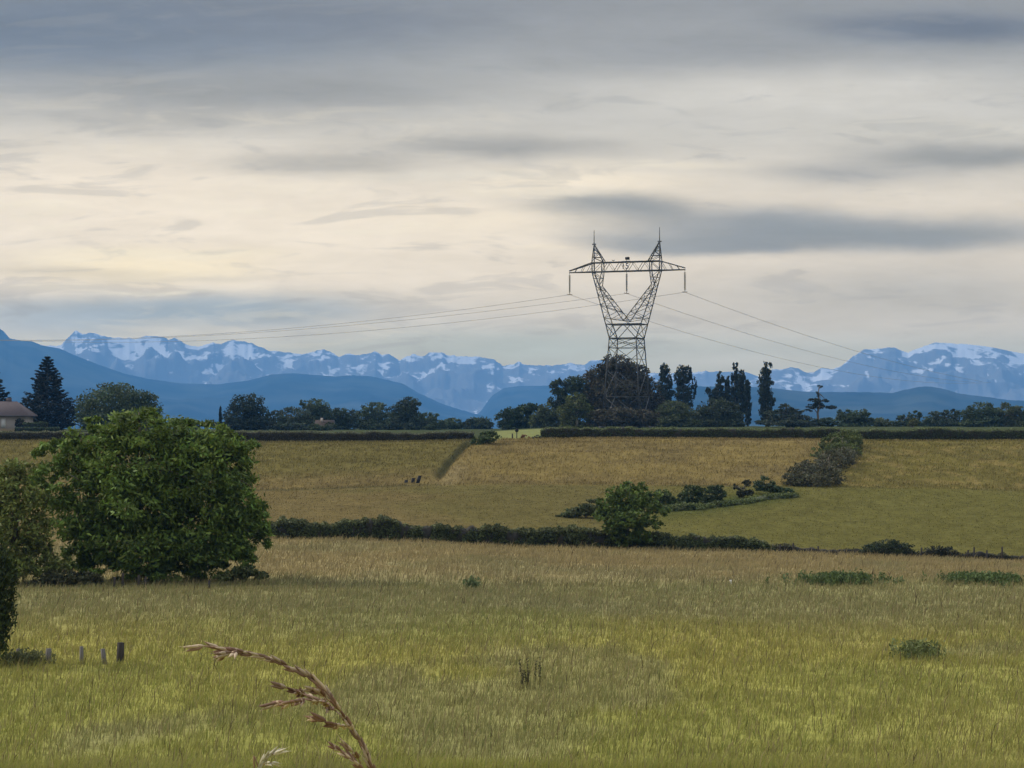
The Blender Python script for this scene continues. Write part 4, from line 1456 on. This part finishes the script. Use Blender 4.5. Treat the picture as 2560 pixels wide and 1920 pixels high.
for px, rt, rb, w, lab in ((287, 1438, 1466, .13, 'leftmost dark post under the big tree'), (307, 1432, 1470, .13, 'second dark post from the left under the big tree'), (347, 1434, 1468, .14, 'dark post under the middle of the big tree'),
                           (364, 1434, 1464, .12, 'thinner post right of the middle one under the big tree'), (523, 1444, 1464, .12, 'dark post at the right under the big tree')):
    post('wooden_post', lab, px, rt, rb, 101, w, M_DARKWOOD, GW, .03)
GF = 'old fence posts in the near meadow'
for px, rt, rb, w, mt, ln, lab in ((48, 1606, 1640, .12, M_WOOD, 0, 'faint low post beside the dark upright bush'), (121, 1612, 1650, .16, M_WOOD, .05, 'pale split post, second from the left in the near meadow'),
                                   (206, 1596, 1640, .11, M_WOOD, 0, 'thin pale grey post, tallest top in the near meadow'), (266, 1610, 1648, .13, M_WOOD, -.12, 'leaning thin post left of the thick dark one'),
                                   (301, 1602, 1656, .20, M_DARKWOOD, .04, 'thick dark post, rightmost in the near meadow')):
    post('fence_post', lab, px, rt, rb, 67, w, mt, GF, ln, rz=.75)



def weeds(name, label, px, row, half, high, d, col, n, seed, stems=0, cat='plant', leafy=.16):
    """clump of upright meadow weeds"""
    rng = np.random.default_rng(seed)
    s = d / F
    b = on_ground(px, d)
    root = empty(name, b, label, cat)
    allP, allT = [], []
    for i in range(n):
        ox = rng.normal() * half * s * .5
        oy = rng.normal() * half * s * .5
        h = high * s * rng.uniform(.55, 1.0)
        lean = rng.normal(size=2) * .10
        z = gz(b.x + ox, b.y + oy)
        p0 = Vector((b.x + ox, b.y + oy, z - .05))
        p1 = p0 + Vector((lean[0] * h, lean[1] * h, h + .05))
        k = 34 if stems else 22
        t = np.clip(np.linspace(.42 if stems else .05, 1.0, k) + rng.normal(size=k) * .015, 0, 1)
        q = np.array(p0)[None] + (np.array(p1) - np.array(p0))[None] * t[:, None] + rng.normal(size=(k, 3)) * (.019 if stems else .07)
        tt = rng.normal(size=(k, 3)) * (.5 if stems else .9)
        tt[:, 2] += .9 if stems else 1.3
        if stems:
            mb = MB()
            mb.tube([p0, p0.lerp(p1, .5) + Vector((lean[1] * .1 * h, 0, 0)), p1], [.018, .015, .008], 4)
            so = mb.build('stem', M_STEM, root)
            V, I = cards(q, tt, leafy, leafy * .42, rng)
            c = np.array(col)[None] * rng.uniform(.6, 1.4, len(I))[:, None]
            np_mesh('seed_head', V, [I], M_LEAF, np.repeat(c, 4, 0), so)
        else:
            allP.append(q)
            allT.append(tt)
    if not stems:
        V, I = cards(np.concatenate(allP), np.concatenate(allT), leafy, leafy * .42, rng)
        c = np.array(col)[None] * rng.uniform(.6, 1.4, len(I))[:, None]
        np_mesh('foliage', V, [I], M_LEAF, np.repeat(c, 4, 0), root)


M_STEM = mat_plain('weed_stems', (.11, .095, .045), .8, 8, .3)
weeds('weed_patch', 'low grey-green weeds around the left posts', 62, 1652, 56, 34, 66.5, (.120, .130, .055), 90, 131, 0, 'weeds', leafy=.13)
weeds('dock_plant', 'dark brown dock clump standing in the middle meadow', 1325, 1722, 36, 80, 59.5, (.050, .050, .024), 8, 152, 1, leafy=.075)
weeds('thistle_plant', 'grey-green thistle clump at the right of the meadow', 2290, 1640, 56, 46, 68, (.150, .175, .062), 60, 142, 0)
weeds('thistle_plant', 'small bluish-green weed clump at the far edge of the meadow', 1175, 1480, 18, 30, 101, (.125, .160, .065), 26, 143, 0, leafy=.2)
weeds('nettle_patch', 'left of two dark green nettle patches before the dense bush', 2105, 1462, 92, 28, 104, (.090, .125, .040), 260, 144, 0, leafy=.2)
weeds('nettle_patch', 'right of two dark green nettle patches, near the frame edge', 2450, 1470, 92, 26, 105, (.090, .128, .040), 260, 145, 0, leafy=.2)


# ------------------------------------------------------------------ flowering grass stalk close to the viewer
def grass_stalk(label, d, path, branches, width, col_a, col_b, seed, step):
    rng = np.random.default_rng(seed)
    pts = [W(x, y, d) for x, y in path]
    top, foot = pts[0], pts[-1]
    g = Vector((foot.x + .10, foot.y + .02, gz(foot.x + .10, foot.y + .02) - .02))
    root = empty('grass_stalk', g, label, 'grass')
    s = d / F

    def smooth(p, k=6):
        out = []
        for i in range(len(p) - 1):
            a = p[max(i - 1, 0)]
            b, c = p[i], p[i + 1]
            e = p[min(i + 2, len(p) - 1)]
            for j in range(k):
                t = j / k
                out.append(.5 * ((2 * b) + (c - a) * t + (2 * a - 5 * b + 4 * c - e) * t * t + (3 * b - a - 3 * c + e) * t ** 3))
        return out + [p[-1]]
    down = [foot.lerp(g, t) + Vector((.03 * math.sin(t * 3.14), 0, 0)) for t in (.25, .5, .75, 1.0)]
    main = smooth(pts + down)
    m = MB()
    n = len(main)
    m.tube(main, [(.8 + 1.7 * min(1, i / (n * .6))) * s for i in range(n)], 6)
    m.build('stem', M_STALK, root, None, True)

    def spikelet(p, dirv, L, w):
        sp = MB()
        dirv = dirv.normalized()
        nf = 5
        shade, count = [], []
        for k in range(nf):
            n_before = sp.n
            f = k / nf
            sgn = 1 if k % 2 else -1
            side = dirv.cross(Vector((0, 1, 0))).normalized()
            q0 = p + dirv * (L * f * .55) + side * sgn * w * .10
            dd = (dirv + side * sgn * .14 + Vector((0, rng.normal() * .08, 0))).normalized()
            l = L * .66
            sp.tube([q0, q0 + dd * l * .22, q0 + dd * l * .45, q0 + dd * l * .75, q0 + dd * l], [w * .08, w * .24, w * .29, w * .18, w * .015], 7)
            if k >= 2:
                sp.tube([q0 + dd * l * .96, q0 + dd * l * 1.35 + side * sgn * w * .1], [w * .05, w * .015], 3)
            shade.append(float(rng.random() < .42))
            count.append(sp.n - n_before)
        t = rng.uniform(0, 1)
        tone = rng.uniform(.75, 1.25)
        V = np.array(sp.v)
        rel = np.clip(np.repeat(np.array(shade), np.array(count)) * .75 + t * .25, 0, 1)
        C = (np.array(col_a)[None] * (1 - rel[:, None]) + np.array(col_b)[None] * rel[:, None]) * tone
        np_mesh('spikelet', sp.v, [np.array(v) for v in sp.f.values() if v], M_LEAF_DRY, C, root, True)

    def along(p, start, stop, gap, L, w, both=True):
        acc = 0
        nxt = start
        i = 0
        tot = sum((p[k + 1] - p[k]).length for k in range(len(p) - 1))
        for k in range(len(p) - 1):
            seg = (p[k + 1] - p[k])
            while acc + seg.length >= nxt and nxt <= stop * tot:
                q = p[k] + seg * ((nxt - acc) / max(seg.length, 1e-6))
                dv = (-seg).normalized()              # spikelets point towards the tip
                off = Vector((rng.normal() * .10, rng.normal() * .18, rng.normal() * .10 - .05))
                spikelet(q, dv + off, L * rng.uniform(.8, 1.2), w * rng.uniform(.8, 1.15))
                nxt += gap * rng.uniform(.75, 1.3)
                i += 1
            acc += seg.length
    along(smooth(pts), step * .5 * s, .97, step * s, 46 * s * width, 15.5 * s * width)
    for br in branches:
        bp = smooth([W(x, y, d + rng.uniform(-.02, .02) * i) for i, (x, y) in enumerate(br)])
        b = MB()
        b.tube(bp, [.9 * s + 1.1 * s * i / len(bp) for i in range(len(bp))], 5)
        b.build('branch', M_STALK, root, None, True)
        along(bp, step * .3 * s, .72, step * .95 * s, 46 * s * width, 15 * s * width)
    return root


M_STALK = mat_plain('dry_stalk', (.24, .15, .085), .7, 40, .35)
M_LEAF_DRY = mat_attr('dry_husk', .6, .2, None, 0, .3)
grass_stalk('arching reddish-brown grass seed head close to the viewer', 2.5,
            [(497, 1616), (525, 1617), (557, 1622), (599, 1630), (649, 1638), (699, 1655), (736, 1674), (773, 1693), (806, 1719), (838, 1759), (863, 1796), (888, 1834), (907, 1868), (930, 1918), (948, 1975)],
            [[(560, 1640), (580, 1631), (605, 1629)], [(707, 1719), (722, 1722), (744, 1732), (773, 1742), (806, 1755), (838, 1776), (858, 1796)], [(682, 1761), (716, 1757), (748, 1753), (775, 1743)],
             [(785, 1726), (800, 1733), (820, 1750), (840, 1766)], [(788, 1796), (806, 1800), (833, 1812), (858, 1815), (874, 1815)], [(846, 1872), (862, 1886), (885, 1903), (905, 1922), (925, 1950)], [(876, 1874), (890, 1890), (902, 1908)]],
            1.0, (.19, .092, .058), (.52, .40, .265), 151, 29)
grass_stalk('pale wisp of grass seed head at the bottom edge', 2.3, [(690, 1882), (672, 1890), (660, 1902), (648, 1920), (640, 1950)], [[(680, 1906), (668, 1908), (658, 1912)]], .8, (.52, .46, .30), (.62, .56, .42), 152, 16)


# ------------------------------------------------------------------ the air between here and the mountains
def build_haze():
    x0, x1, y0, y1, z0, z1 = -60000, 60000, -300, HAZE_FAR, -101.0, HAZE_TOP
    V = [(x, y, z) for z in (z0, z1) for x, y in ((x0, y0), (x1, y0), (x1, y1), (x0, y1))]
    m = bpy.data.materials.new('haze')
    m.use_nodes = True
    nt = m.node_tree
    nt.nodes.clear()
    out = nt.nodes.new('ShaderNodeOutputMaterial')
    pv = nt.nodes.new('ShaderNodeVolumePrincipled')
    pv.inputs['Color'].default_value = (*HAZE_COLOR, 1)
    pv.inputs['Density'].default_value = HAZE_DENSITY
    pv.inputs['Anisotropy'].default_value = 0.0
    nt.links.new(pv.outputs[0], out.inputs['Volume'])
    o = np_mesh('haze', V, [np.array([(3, 2, 1, 0), (4, 5, 6, 7), (0, 1, 5, 4), (1, 2, 6, 5), (2, 3, 7, 6), (3, 0, 4, 7)])], m)
    tag(o, kind='stuff')


build_haze()
